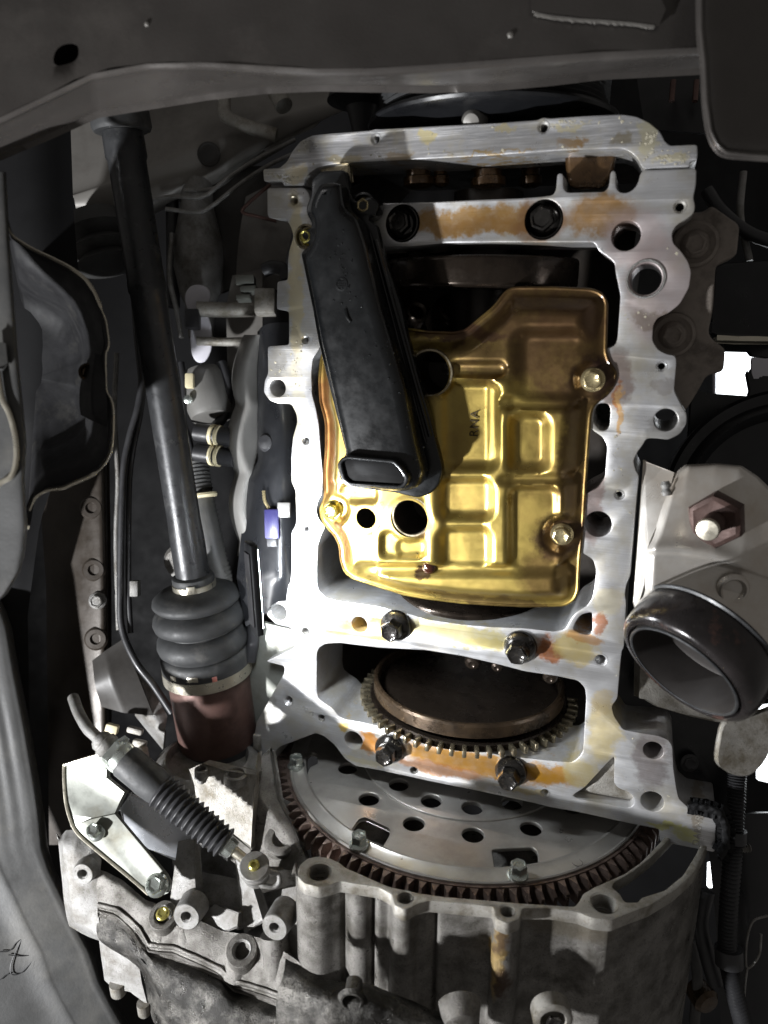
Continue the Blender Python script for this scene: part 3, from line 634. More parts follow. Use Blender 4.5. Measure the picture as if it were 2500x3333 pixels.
# ---- baffle plate
bf = thing('baffle_plate', at(1480, 1450, 0), 'gold brown pressed oil baffle plate with raised ribs in the crankcase window', 'baffle plate')
bf_out = [(1240, 1066), (1322, 1072), (1392, 1082), (1480, 1085), (1517, 1076), (1609, 1000), (1649, 948), (1672, 938), (1800, 938), (1925, 944), (1958, 957), (1974, 984), (1971, 1080), (1969, 1147), (1980, 1180),
 (1999, 1205), (2003, 1230), (1990, 1261), (1969, 1288), (1931, 1315), (1920, 1348), (1912, 1450), (1904, 1560), (1896, 1700), (1890, 1760), (1884, 1817), (1879, 1925), (1866, 1953), (1839, 1969), (1763, 1972),
 (1700, 1972), (1600, 1967), (1505, 1961), (1397, 1948), (1321, 1936), (1234, 1909), (1147, 1881), (1122, 1860), (1110, 1825), (1107, 1780), (1094, 1748), (1066, 1716), (1048, 1690), (1042, 1655), (1056, 1628),
 (1059, 1600), (1056, 1540), (1062, 1460), (1062, 1380), (1055, 1345), (1044, 1310), (1040, 1240), (1044, 1184), (1051, 1146), (1120, 1100)]
ZB = -6.0
ol = np.array(roundpoly(P2(bf_out, ZB), 12, 3))
bx0, by0 = ol.min(0); bx1, by1 = ol.max(0)
def inside(pts, poly):
    x, y = pts[:, 0], pts[:, 1]; c = np.zeros(len(pts), bool); n = len(poly)
    for i in range(n):
        a, b = poly[i - 1], poly[i]
        hit = ((a[1] > y) != (b[1] > y)) & (x < (b[0] - a[0]) * (y - a[1]) / (b[1] - a[1] + 1e-12) + a[0]); c ^= hit
    return c
def edge_dist(pts, poly):
    d = np.full(len(pts), 1e9)
    for i in range(len(poly)):
        a, b = poly[i - 1], poly[i]; ab = b - a; L2 = (ab ** 2).sum() + 1e-12
        t = np.clip(((pts - a) @ ab) / L2, 0, 1); d = np.minimum(d, np.hypot(*(pts - a - t[:, None] * ab).T))
    return d
gx, gy = np.meshgrid(np.arange(bx0, bx1, 7.0), np.arange(by0, by1, 7.0)); G = np.c_[gx.ravel(), gy.ravel()]
G = G[inside(G, ol)]; G = G[edge_dist(G, ol) > 5]
OP = [((1340, 1682), 60), ((1400, 1214), 66), ((1197, 1683), 34)]
hole_loops = [np.array(circle(at(c[0], c[1], -45)[:2], r * (1 if i < 2 else 1), 36)) for i, (c, r) in enumerate(OP)]
for hl in hole_loops:
    c = hl.mean(0); G = G[np.hypot(*(G - c).T) > np.hypot(*(hl[0] - c)) + 4]
allp = np.vstack([ol] + hole_loops + [G]); edges = []; k = 0
for lp in [ol] + hole_loops:
    n = len(lp); edges += [(k + i, k + (i + 1) % n) for i in range(n)]; k += n
vv, ee, ff, *_ = delaunay_2d_cdt([Vector(p) for p in allp], edges, [], 0, 1e-4)
vv = np.array([(q.x, q.y) for q in vv])
cen = np.array([vv[list(f)].mean(0) for f in ff]); keep = inside(cen, ol)
for hl in hole_loops: keep &= ~inside(cen, hl)
def sstep(x): x = np.clip(x, 0, 1); return x * x * (3 - 2 * x)
d = edge_dist(vv, ol)
UV = proj(np.c_[vv, np.full(len(vv), -45.0)])
def rect(x0, x1, y0, y1, soft, r=14):
    cx, cy, hx, hy = (x0 + x1) / 2, (y0 + y1) / 2, (x1 - x0) / 2, (y1 - y0) / 2
    q = np.abs(UV - [cx, cy]) - [hx - r, hy - r]
    sd = np.hypot(*np.maximum(q, 0).T) + np.minimum(q.max(1), 0) - r
    return 1 - sstep(sd / soft)
def disc(x, y, r0, r1): return 1 - sstep((np.hypot(UV[:, 0] - x, UV[:, 1] - y) - r0) / (r1 - r0))
hgt = 62 * sstep((d - 10) / 62)
deep = np.zeros(len(vv))
for (a, b, c, e, so, dp) in ((1468, 1605, 1265, 1500, 40, 30), (1455, 1590, 1578, 1662, 38, 28), (1455, 1580, 1736, 1826, 38, 28), (1302, 1376, 1762, 1796, 26, 22), (1712, 1880, 1110, 1278, 58, 34),
                             (1692, 1756, 1372, 1505, 52, 34), (1682, 1800, 1600, 1842, 36, 26), (1476, 1640, 1190, 1212, 22, 20), (1120, 1225, 1590, 1620, 22, 8), (1170, 1900, 1846, 1852, 26, 20), (1255, 1300, 1735, 1800, 18, 16), (1640, 1900, 1302, 1316, 26, 20), (1640, 1900, 1552, 1560, 22, 14)):
    deep = np.maximum(deep, dp * rect(a, b, c, e, so))
hgt = hgt - deep
hgt += 10 * rect(1600, 1650, 1240, 1830, 20) * (d > 60) + 8 * rect(1405, 1440, 1560, 1830, 16)
hgt -= 8 * sstep((1236 - UV[:, 0]) / 12) * sstep((UV[:, 1] - 1560) / 20) * (d > 30)
for (x, y, r0, r1) in ((1932, 1236, 44, 78), (1830, 1742, 40, 76), (1086, 1660, 34, 60)):
    m = disc(x, y, r0, r1); hgt = hgt * (1 - m) + 10 * m
for (x, y, r0, r1, t) in ((1340, 1682, 62, 84, 66), (1400, 1214, 70, 92, 66), (1197, 1683, 46, 58, 56)):
    m = disc(x, y, r0, r1); hgt = hgt * (1 - m) + t * m
hgt += np.array([mnoise.noise(Vector((p[0] / 120, p[1] / 120, 0))) for p in vv]) * 1.5 * sstep(d / 60)
Z = ZB - np.maximum(hgt, 0)
mb = MB().add(np.c_[vv, Z], [tuple(f) for f, kk in zip(ff, keep) if kk]); mb.add(np.c_[vv, Z + 7], [tuple(reversed(f)) for f, kk in zip(ff, keep) if kk])
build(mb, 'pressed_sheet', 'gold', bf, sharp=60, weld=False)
lip = [(*p, ZB + 2) for p in resample(ol, 320, True)]; lip.append(lip[0])
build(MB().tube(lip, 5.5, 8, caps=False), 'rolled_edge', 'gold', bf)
for i, (c, r) in enumerate(OP[:2]):
    p = at(c[0], c[1], -66); mb = MB().lathe(p, (0, 0, 1), [(r - 5, 0), (r - 2, -5), (r + 3, -5), (r + 5, 0), (r + 6, 60), (r - 4, 62), (r - 5, 0)], 44, caps=False); build(mb, 'drain_tube', 'tone', bf)
    mb = MB().lathe(p, (0, 0, 1), [(r - 5, 2), (r - 5, 190), (20, 195)], 40, caps=False); build(mb, 'tube_bore', 'inner', bf)
for u, v, m in ((1930, 1236, 'brass'), (1830, 1738, 'brass'), (1086, 1660, 'yellowzinc')):
    place('bb' + m, hexbolt(34, 8, 27, 24, 3), 'bolt', m, bf, at(u, v, ZB - 10), (0, 0, -1), 0.5 + u)
build(text_mesh('RNA', 36, 0.8, at(1544, 1379, ZB - 36), (0, -1, 0), (-1, 0, 0)), 'stamped_letters', 'engrave', bf, weld=False)
mb = MB()
for (u, v, r) in ((1398, 1846, 24),):
    mb.lathe(at(u, v, ZB - 45), (0, 0, -1), [(r, 0), (r * .95, 5), (r * .7, 12), (r * .3, 16), (1, 17)], 22)
build(mb, 'oil_drop', 'oil', bf)

# ---- oil strainer (pickup)
pk = thing('oil_strainer', at(1180, 1100, -30), 'glossy black plastic oil strainer lying across the gold baffle', 'oil strainer')
base_o = [(1050, 560), (1130, 556), (1147, 634), (1160, 660), (1215, 640), (1240, 668), (1228, 704), (1201, 712), (1229, 732), (1250, 818), (1311, 1000), (1327, 1081), (1371, 1244), (1403, 1353), (1441, 1504), (1445, 1532), (1433, 1575), (1403, 1606), (1365, 1617),
 (1284, 1599), (1137, 1582), (1116, 1564), (1102, 1507), (1129, 1482), (1132, 1467), (1089, 1298), (1045, 1119), (1024, 1000), (990, 838), (987, 824), (1017, 797), (1000, 790), (985, 772), (990, 752), (1020, 745), (1022, 726), (1004, 695), (1006, 672), (1022, 634), (1020, 590)]
build(MB().plate(roundpoly(P2(base_o, -85), 12, 3), [], -103, -68, 6, res=2), 'seam_flange', 'blackpl', pk)
top_o = [(1058, 600), (1118, 598), (1130, 680), (1172, 715), (1200, 800), (1250, 1000), (1325, 1244), (1362, 1434), (1386, 1530), (1372, 1578), (1330, 1594), (1260, 1590), (1140, 1568), (1116, 1545), (1112, 1500), (1140, 1475), (1100, 1290), (1058, 1110), (1030, 960), (1004, 834), (1034, 790), (1040, 730), (1020, 690), (1034, 640)]
build(MB().plate(roundpoly(P2(top_o, -155), 16, 4), [], -205, -96, 34, res=4), 'strainer_body', 'blackpl', pk)
mo = [(1100, 1507), (1110, 1491), (1132, 1482), (1284, 1496), (1311, 1521), (1333, 1553), (1327, 1577), (1309, 1592), (1137, 1580), (1116, 1564)]
mi = [(1114, 1510), (1120, 1500), (1136, 1494), (1280, 1508), (1300, 1528), (1317, 1554), (1313, 1570), (1302, 1579), (1142, 1569), (1126, 1556)]
build(MB().plate(roundpoly(P2(mo, -232), 8, 3), [roundpoly(P2(mi, -232), 6, 3)], -236, -190, 4, res=2), 'inlet_rim', 'blackpl', pk)
build(MB().plate(roundpoly(P2(mi, -228), 6, 3), [], -226, -195, 3), 'inlet_floor', 'void', pk)
for a, b, wdt in (((1222, 780), (1400, 1420), 7), ((1205, 760), (1385, 1440), 4), ((1010, 850), (1125, 1440), 4)):
    mb = MB().tube([at(a[0] + (b[0] - a[0]) * t, a[1] + (b[1] - a[1]) * t, -106) for t in np.linspace(0, 1, 12)], wdt, 8); build(mb, 'edge_rib', 'blackpl', pk)
mb = MB().tube(catmull([at(1125, 1005, -205), at(1130, 1030, -207), at(1142, 1048, -205)], 6), 5, 8); build(mb, 'mould_mark', 'blackpl', pk)
mb = MB().lathe(at(1112, 925, -204), (0, 0, -1), [(19, 0), (19, 3), (14, 3.5), (13, 0)], 26, caps=False)
for k in (-8, 0, 8): mb.box(at(1112, 925 + k, -205), (1, 0, 0), (0, 1, 0), (0, 0, 1), 12, 2, 2)
build(mb, 'moulded_emblem', 'blackpl', pk)
mb = MB()
for k in range(70):
    t = random.random(); u = 1030 + 290 * t + random.uniform(0, 130) * (1 - .2 * t); v = 850 + 620 * t + random.uniform(-60, 60)
    if k < 30: u, v = random.gauss(1110, 18), random.gauss(860, 55)
    r = random.uniform(1.2, 3.2); c = at(u, v, -205)
    if u > 1010 + (v - 830) * .48 and u < 1165 + (v - 800) * .36: mb.lathe(c, (0, 0, -1), [(r, 0), (r * .8, r * .6), (r * .3, r)], 8)
d_ = build(mb, 'oil_droplets', 'blackpl', pk); d_['kind'] = 'stuff'
for u, v, m in ((1003, 772, 'yellowzinc'), (1190, 672, 'brass')):
    mb = MB().lathe(at(u, v, -72), (0, 0, -1), [(36, -56), (36, 18), (30, 20), (27, 6), (4, 4)], 28); build(mb, 'bolt_eye', 'blackpl' if m == 'brass' else 'tone', pk)
    place('pb' + m, hexbolt(25, 6, 20, 20, 3), 'bolt', m, pk, at(u, v, -80), (0, 0, -1), .2)

# ---- scraps of old sealant left on the joint faces
def scraps(outline, z, n, parent, spots=(), avoid=()):
    poly = np.array(outline); mb = MB()
    tot = resample([(*q, 0) for q in outline], 900, True)[:, :2]
    k = 0
    while k < n:
        if spots and random.random() < .6:
            u, v, sx, sy = random.choice(spots); c = at(random.gauss(u, sx), random.gauss(v, sy), 0)[:2]
        else:
            q = tot[random.randrange(900)]; c = q + np.array([random.uniform(-26, 26), random.uniform(-26, 26)])
        if not inside(np.array([c]), poly)[0] or any(inside(np.array([c]), np.array(w))[0] or edge_dist(np.array([c]), np.array(w))[0] < 7 for w in avoid) or edge_dist(np.array([c]), poly)[0] < 7: continue
        k += 1
        r = random.uniform(1.5, 6); m = 7; an = random.uniform(0, 6.28); e = random.uniform(.3, 1)
        ring_ = []
        for i in range(m):
            t = 2 * math.pi * i / m; rr_ = r * random.uniform(.5, 1.2); x, y = rr_ * math.cos(t), rr_ * e * math.sin(t)
            ring_.append((c[0] + x * math.cos(an) - y * math.sin(an), c[1] + x * math.sin(an) + y * math.cos(an)))
        h = random.uniform(.5, 1.6)
        mb.add([(*q, z - .2) for q in ring_] + [(c[0] + (q[0] - c[0]) * .7, c[1] + (q[1] - c[1]) * .7, z - h) for q in ring_], [tuple(range(m, 2 * m))] + [(i, (i + 1) % m, m + (i + 1) % m, m + i) for i in range(m)])
    o = build(mb, 'sealant_scraps', 'sealant', parent, sharp=20); o['kind'] = 'stuff'
scraps(P2(cov_out), -3, 150, tc, [(2190, 520, 36, 14), (2120, 450, 20, 36), (930, 580, 24, 14), (1860, 395, 60, 8)])
scraps([tuple(p) for p in P2(block_out)], 0, 70, blk, [(960, 1330, 14, 80), (2110, 1035, 40, 12), (965, 1180, 12, 60), (2010, 1480, 10, 60), (905, 1180, 18, 30)], holes2[:5])
# ================================================================== GEARBOX
gb = thing('transmission_case', aty(1400, 3000, YB + 300), 'grimy cast aluminium transmission case at the bottom, joined behind the flywheel', 'transmission')
fy = lambda a, b, c: (a, c, b)
face = [(2294, 2769), (2262, 2834), (2197, 2894), (2115, 2943), (2050, 2967), (1991, 2991), (1930, 2985), (1882, 2966), (1790, 2952), (1700, 2952), (1692, 2985), (1652, 3003), (1612, 2985), (1605, 2948),
 (1397, 2928), (1360, 2937), (1318, 2959), (1283, 2942), (1275, 2908), (1234, 2885), (1150, 2872), (1108, 2864), (1085, 2872), (1039, 2884), (990, 2872), (968, 2848), (975, 2812), (1000, 2790), (1032, 2783), (1071, 2788), (1104, 2803), (1125, 2820), (1234, 2868),
 (1267, 2882), (1370, 2904), (1451, 2915), (1700, 2936), (1871, 2947), (1887, 2928), (1898, 2905), (1936, 2883), (1980, 2864), (2034, 2840), (2088, 2802), (2145, 2742), (2190, 2690), (2330, 2690)]
slot = [(2267, 2775), (2224, 2845), (2164, 2894), (2110, 2911), (2088, 2918), (2077, 2933), (2034, 2933), (2018, 2905), (1991, 2883), (2001, 2867), (2050, 2840), (2115, 2791), (2159, 2748), (2200, 2705), (2300, 2705)]
bh = [(1039, 2834, 38), (1318, 2918, 25), (1652, 2963, 22), (1966, 2938, 41)]
def ycirc(u, v, r, y=YB):
    p = aty(u, v, y); return circle((p[0], p[2]), r * np.dot(p - CAM, AX[:, 2]) / F, 26)
build(MB().plate(roundpoly(PY(face, YB), 7, 2), [roundpoly(PY(slot, YB), 9, 3)] + [ycirc(*q) for q in bh], YB + 4, YB + 44, 3, fy), 'joint_face', 'castpale', gb)
for u, v, r in bh:
    p = aty(u, v, YB + 3.4); rr = r * np.dot(p - CAM, AX[:, 2]) / F
    place(('bt', r), threaded(rr - 1, 90 if r > 30 else 36, 8, 4), 'threaded_hole', 'castpale', gb, p, (0, -1, 0))
# underside: the outline below the joint face carried back along the gearbox, with bolt columns
under = [(2300, 2765), (2262, 2836), (2197, 2896), (2115, 2945), (2050, 2969), (1991, 2993), (1978, 2996), (1930, 2986), (1882, 2967), (1800, 2955), (1712, 2955), (1696, 2980), (1680, 2998), (1652, 3006), (1622, 2998), (1606, 2978),
 (1598, 2950), (1500, 2940), (1436, 2932), (1424, 2918), (1412, 2926), (1390, 2934), (1364, 2938), (1345, 2955), (1318, 2962), (1288, 2950), (1274, 2925), (1266, 2902), (1232, 2898), (1216, 2878), (1206, 2890), (1180, 2900), (1150, 2896), (1132, 2876),
 (1122, 2862), (1108, 2870), (1085, 2876), (1039, 2888), (992, 2876), (966, 2850), (962, 2820), (968, 2800)]
u3 = resample(catmull([aty(u, v, YB + 30) for u, v in under], 6), 420)
rows = []
for k, dy in enumerate(np.linspace(0, 760, 40)):
    r = u3.copy(); r[:, 1] += dy
    r[:, 2] += - 60 * max(0, (dy - 300) / 460) ** 2 * np.exp(-((np.linspace(0, 1, 420) - .75) / .25) ** 2)
    rows.append(list(r))
G_ = np.array(rows)
nz = np.array([[mnoise.noise(Vector(p / 60)) * 2.2 + mnoise.noise(Vector(p / 18)) * 1.2 for p in r] for r in G_]); G_[:, :, 2] -= nz * np.linspace(0, 1, 40)[:, None].clip(.1, 1)
build(MB().grid([list(r) for r in G_]), 'bell_housing', 'grime2', gb, sharp=50)
# greasy ledge where the columns end
led = rows_w([[(930, 3120, 2120), (1060, 3190, 2050), (1200, 3200, 2040), (1300, 3240, 2040), (1420, 3290, 2040), (1560, 3310, 2030)],
              [(920, 3180, 2070), (1060, 3240, 1990), (1200, 3235, 1990), (1300, 3270, 1990), (1420, 3320, 1990), (1560, 3340, 1980)],
              [(900, 3260, 2050), (1060, 3310, 1970), (1200, 3300, 1960), (1300, 3330, 1960), (1420, 3370, 1960), (1560, 3390, 1950)],
              [(900, 3480, 2060), (1060, 3480, 1980), (1200, 3480, 1970), (1300, 3480, 1970), (1420, 3480, 1970), (1560, 3480, 1960)]])
L_ = np.array(loft(led, 90, 10)); L_ += np.array([[[mnoise.noise(Vector(p / 26)) * 5] * 3 for p in r] for r in L_]) * np.array([0, .4, 1])
build(thick_loft(MB(), [list(r) for r in L_], 30), 'greasy_ledge', 'grime', gb, sharp=60)
for (u, v, r, w) in ((1145, 3262, 26, 1962),):
    c = atw(u, v, w); mb = MB().lathe(c, cv(-.1, .35, -1), [(r * 1.5, -10), (r * 1.2, 0), (r, 1), (r * .92, -3), (r * .85, -60), (4, -62)], 26, caps=False); build(mb, 'drain_hole', 'grime', gb)
c = atw(1505, 3345, 1960); mb = MB().lathe(c, cv(.05, .5, -1), [(60, -60), (52, -30), (44, -6), (30, 2), (4, 4)], 28); build(mb, 'cast_lug', 'grime2', gb)
c = atw(1800, 3320, 1985); mb = MB().lathe(c, cv(.0, .3, -1), [(54, -40), (54, 0), (48, 4), (36, 4), (33, -2), (31, -30), (4, -32)], 32); build(mb, 'plug_boss', 'castpale', gb)
mb = MB().prism(atw(1800, 3324, 1992), cv(0, .3, -1), 24, 10, 4, 2, .4, 6); build(mb, 'drain_plug', 'bolt', gb)
# gear case, left: upper ledge, joint bead, body
A_ = [(306, 2826, 2490), (345, 2838, 2480), (395, 2862, 2470), (440, 2900, 2450), (476, 2930, 2440), (560, 2960, 2425), (640, 2990, 2410), (720, 3030, 2390), (790, 3040, 2370), (870, 3060, 2330), (960, 3120, 2280), (1060, 3200, 2210)]
B0 = [(312, 2860, 2470), (345, 2868, 2455), (395, 2892, 2445), (440, 2930, 2430), (480, 2965, 2415), (560, 3000, 2400), (640, 3035, 2385), (720, 3075, 2365), (790, 3095, 2345), (870, 3110, 2310), (960, 3165, 2260), (1060, 3240, 2190)]
B1 = [(318, 2936, 2455), (380, 2950, 2440), (420, 2980, 2430), (456, 3016, 2415), (483, 3066, 2400), (564, 3074, 2390), (640, 3106, 2370), (722, 3144, 2345), (760, 3184, 2330), (814, 3196, 2310), (900, 3226, 2270), (1071, 3290, 2180)]
B2 = [(u, v + 6, w - 9) for u, v, w in B1]; B3 = [(u, v + 16, w - 10) for u, v, w in B1]; B4 = [(u, v + 22, w + 3) for u, v, w in B1]
B5 = [(u, v + 30, w - 8) for u, v, w in B1]; B6 = [(u, v + 40, w + 6) for u, v, w in B1]
C1 = [(324, 3060, 2440), (400, 3075, 2415), (430, 3090, 2405), (470, 3110, 2390), (500, 3140, 2370), (564, 3170, 2350), (640, 3200, 2320), (722, 3230, 2290), (760, 3270, 2270), (814, 3300, 2250), (900, 3330, 2220), (1071, 3400, 2130)]
C2 = [(440, 3150, 2450), (470, 3170, 2420), (490, 3190, 2390), (520, 3240, 2360), (560, 3280, 2330), (620, 3310, 2300), (680, 3340, 2270), (740, 3380, 2240), (800, 3420, 2210), (860, 3460, 2190), (940, 3500, 2170), (1071, 3560, 2110)]
C3 = [(500, 3330, 2440), (520, 3350, 2410), (540, 3400, 2380), (560, 3440, 2350), (600, 3480, 2330), (640, 3500, 2300), (700, 3520, 2270), (760, 3540, 2240), (820, 3560, 2210), (880, 3600, 2190), (960, 3640, 2170), (1071, 3700, 2110)]
def cast(rows, n, sub, m, name, amp=2.5, sharp=55, parent=gb, thick=24):
    L = np.array(loft(rows_w(rows), n, sub)); nn = np.array([[mnoise.noise(Vector(p / 55)) + .5 * mnoise.noise(Vector(p / 17)) for p in r] for r in L])
    L = L + (nn * amp)[..., None] * np.array(AX[:, 2])
    return build(thick_loft(MB(), [list(r) for r in L], thick), name, m, parent, sharp=sharp)
cast([A_, B0, B1], 110, 6, 'grime2', 'joint_ledge', 3)
cast([B1, B2, B3, B4, B5, B6], 130, 3, 'grime2', 'joint_bead', 2.2)
cast([B6, C1, C2, C3], 110, 12, 'grime', 'gear_case_body', 5)
# pale corner casting with feet on the far left
cast([[(192, 2730, 2560), (215, 2702, 2540), (260, 2700, 2520), (300, 2740, 2500), (330, 2800, 2490)], [(190, 2745, 2520), (205, 2760, 2490), (240, 2775, 2475), (285, 2815, 2470), (325, 2850, 2470)],
      [(200, 2850, 2500), (225, 2880, 2470), (255, 2900, 2460), (290, 2920, 2460), (322, 2935, 2460)], [(212, 2960, 2500), (240, 2990, 2470), (270, 3005, 2465), (300, 3020, 2460), (322, 3040, 2450)], [(225, 3015, 2520), (260, 3035, 2500), (290, 3050, 2490), (310, 3058, 2480), (330, 3065, 2470)]], 40, 6, 'cast', 'corner_casting', 2)
cast([[(318, 3030, 2470), (340, 3060, 2455), (400, 3075, 2440), (450, 3110, 2430)], [(330, 3120, 2470), (350, 3150, 2450), (410, 3165, 2440), (460, 3190, 2430)], [(340, 3190, 2480), (365, 3215, 2465), (425, 3230, 2450), (480, 3270, 2440)]], 40, 6, 'cast', 'cast_foot', 2)
for (u, v, r, w) in ((385, 3220, 26, 2470), (470, 3285, 22, 2450)):
    mb = MB().lathe(atw(u, v, w), cv(0, 1, .35), [(r, -30), (r, 14), (r * .85, 20), (4, 21)], 24); build(mb, 'casting_stub', 'castpale', gb)
# bosses along the joint
def boss(u, v, r, w, ax, m='cast', hole=.5, h=40, pm='cast'):
    c = atw(u, v, w); build(MB().lathe(c, ax, [(r * 1.12, -h), (r * 1.02, -8), (r, -3), (r * .95, 0), (r * hole + 3, 0)], 30, caps=False), 'bolt_boss', m, gb)
    place(('bs', round(r * hole)), threaded(r * hole, 60, 7, 3), 'threaded_hole', pm, gb, c + np.array(ax) * .5, ax)
boss(268, 2846, 36, 2440, cv(-.1, .1, -1), hole=.42)
boss(606, 2985, 44, 2360, cv(-.15, .1, -1), hole=.36, h=70)
boss(893, 3020, 42, 2260, cv(-.3, .1, -1), hole=.34, h=90)
boss(786, 3092, 50, 2325, cv(-.05, -.75, -.7), hole=.55, h=60, m='grime2')
boss(530, 2978, 46, 2400, cv(-.05, -.75, -.7), hole=.6, h=70, m='grime2')
place('yz', hexbolt(22, 4, 18, 6, 2), 'bolt', 'yellowzinc', gb, atw(530, 2974, 2396), cv(-.05, -.75, -.7))
for (u0, v0, u1, v1, r, w) in ((530, 2990, 540, 3070, 50, 2400), (606, 3010, 612, 3075, 40, 2390), (786, 3110, 770, 3180, 52, 2325), (893, 3040, 905, 3180, 44, 2290)):
    mb = MB().tube([atw(u0, v0, w + r), atw((u0 + u1) / 2, (v0 + v1) / 2, w + r - 6), atw(u1, v1, w + r - 10)], r, 20); build(mb, 'boss_column', 'grime2', gb)
# recess behind the cable: wall, ribs
cast([[(540, 2690, 2640), (640, 2600, 2640), (830, 2560, 2620), (1010, 2640, 2600)], [(560, 2800, 2620), (680, 2780, 2640), (830, 2760, 2620), (1000, 2760, 2540)], [(570, 2900, 2560), (700, 2920, 2600), (840, 2900, 2540), (990, 2860, 2420)], [(560, 2970, 2480), (700, 3030, 2450), (840, 3060, 2400), (990, 3150, 2290)]], 60, 8, 'cast', 'recess_wall', 2)
for pts, th in (([(585, 2745, 2480), (625, 2735, 2470), (640, 2900, 2430), (600, 2960, 2420), (560, 2930, 2440)], 40), ([(770, 2790, 2480), (800, 2800, 2460), (860, 3000, 2400), (800, 3030, 2400), (780, 2900, 2440)], 40),
                ([(630, 2840, 2530), (780, 2870, 2500), (800, 2960, 2460), (700, 2990, 2470), (625, 2930, 2480)], 20), ([(660, 2975, 2440), (700, 2950, 2430), (780, 2970, 2400), (775, 3020, 2380), (700, 3040, 2400), (650, 3010, 2420)], 50)):
    build(MB().sheet([atw(*p) for p in pts], th), 'cast_rib', 'cast', gb, bevel=7)
mb = MB().lathe(atw(914, 2728, 2460), cv(-.05, -.75, -.7), [(64, -110), (58, -14), (54, -4), (46, 0), (30, 0), (26, -6), (25, -60), (3, -62)], 36); build(mb, 'bolt_boss', 'grime2', gb)
build(MB().sheet([atw(*p) for p in [(880, 2440, 2680), (905, 2600, 2560), (960, 2700, 2480), (1000, 2800, 2400), (970, 2850, 2380), (850, 2860, 2440), (825, 2760, 2500), (815, 2560, 2560), (840, 2480, 2640)]], 40), 'housing_web', 'grime2', gb, bevel=8)
# differential collar and rough web below the drive shaft
axd = cv(0.06, -.955, -.28)
mb = MB().lathe(atw(676, 2468, 2735), axd, [(260, -150), (215, -90), (196, -40), (190, -16), (180, -6), (168, 2), (160, 10), (150, 12), (146, 0), (140, -20), (30, -24)], 60); build(mb, 'output_collar', 'cast', gb)
build(MB().sheet([atw(*p) for p in [(622, 2508, 2520), (660, 2490, 2520), (740, 2508, 2505), (832, 2528, 2490), (838, 2450, 2540), (828, 2560, 2490), (818, 2760, 2470), (762, 2716, 2490), (700, 2660, 2500), (645, 2614, 2510), (628, 2560, 2515)]], 60), 'rough_web', 'castpale', gb, bevel=6)
build(MB().sheet([atw(*p) for p in [(645, 2616, 2512), (762, 2718, 2492), (818, 2762, 2472), (822, 2850, 2460), (760, 2800, 2500), (660, 2740, 2530)]], 60), 'web_foot', 'grime2', gb, bevel=6)
for (u, v, r) in ((655, 2504, 16), (768, 2518, 28)):
    mb = MB().lathe(atw(u, v, 2500), axd, [(r * 1.5, -30), (r * 1.4, 0), (r, 3), (r * .9, -2), (r * .85, -50), (3, -52)], 24); build(mb, 'tapped_hole', 'cast', gb)

# ---- bright backing plate behind the cable
bp = build(MB().sheet([atw(*p) for p in [(423, 2585, 2530), (391, 2634, 2520), (412, 2693, 2510), (488, 2758, 2500), (586, 2807, 2490), (640, 2780, 2520), (620, 2690, 2540), (520, 2620, 2550)]], 26), 'selector_plate', 'bright', None, bevel=10)
tag(bp, 'bright bare metal selector plate behind the ribbed cable boot', 'plate')

# ---- cable bracket
cb = thing('cable_bracket', atw(520, 2880, 2420), 'pale zinc plated bracket holding the shift cable to the case', 'bracket')
def brk(pts, name):
    return build(MB().sheet([atw(*p) for p in pts], 14), name, 'bracket', cb, bevel=4)
brk([(209, 2497, 2470), (220, 2486, 2468), (325, 2455, 2450), (345, 2468, 2446), (349, 2531, 2430), (407, 2579, 2410), (374, 2648, 2395), (300, 2664, 2405), (233, 2688, 2425), (222, 2650, 2435), (211, 2596, 2450)], 'cable_arm')
brk([(233, 2690, 2424), (300, 2666, 2404), (374, 2650, 2394), (450, 2740, 2385), (542, 2851, 2375), (556, 2880, 2372), (548, 2906, 2371), (521, 2918, 2370), (483, 2910, 2372), (430, 2862, 2384), (304, 2758, 2408)], 'mounting_leg')
build(MB().tube(catmull([atw(u, v, w - 4) for u, v, w in [(345, 2462, 2448), (325, 2456, 2450), (222, 2486, 2468), (208, 2500, 2470), (212, 2596, 2450), (226, 2660, 2430), (250, 2710, 2420), (304, 2760, 2408), (430, 2864, 2384), (483, 2911, 2372)]], 5), 5, 8), 'bracket_edge', 'clamp', cb)
nb = cv(.02, .12, -1)
nb = np.cross(atw(542, 2851, 2375) - atw(304, 2758, 2408), atw(374, 2650, 2394) - atw(304, 2758, 2408)); nb /= np.linalg.norm(nb)
if np.dot(nb, AX[:, 2]) > 0: nb = -nb
place('cbb', hexbolt(30, 9, 23, 34, 5), 'bolt', 'zinc', cb, atw(316, 2708, 2400), cv(-.1, -.55, -.8), .3)
place('cbb2', hexbolt(38, 10, 29, 30, 6), 'bolt', 'zinc', cb, atw(512, 2880, 2368), cv(-.05, -.45, -.85), .1)

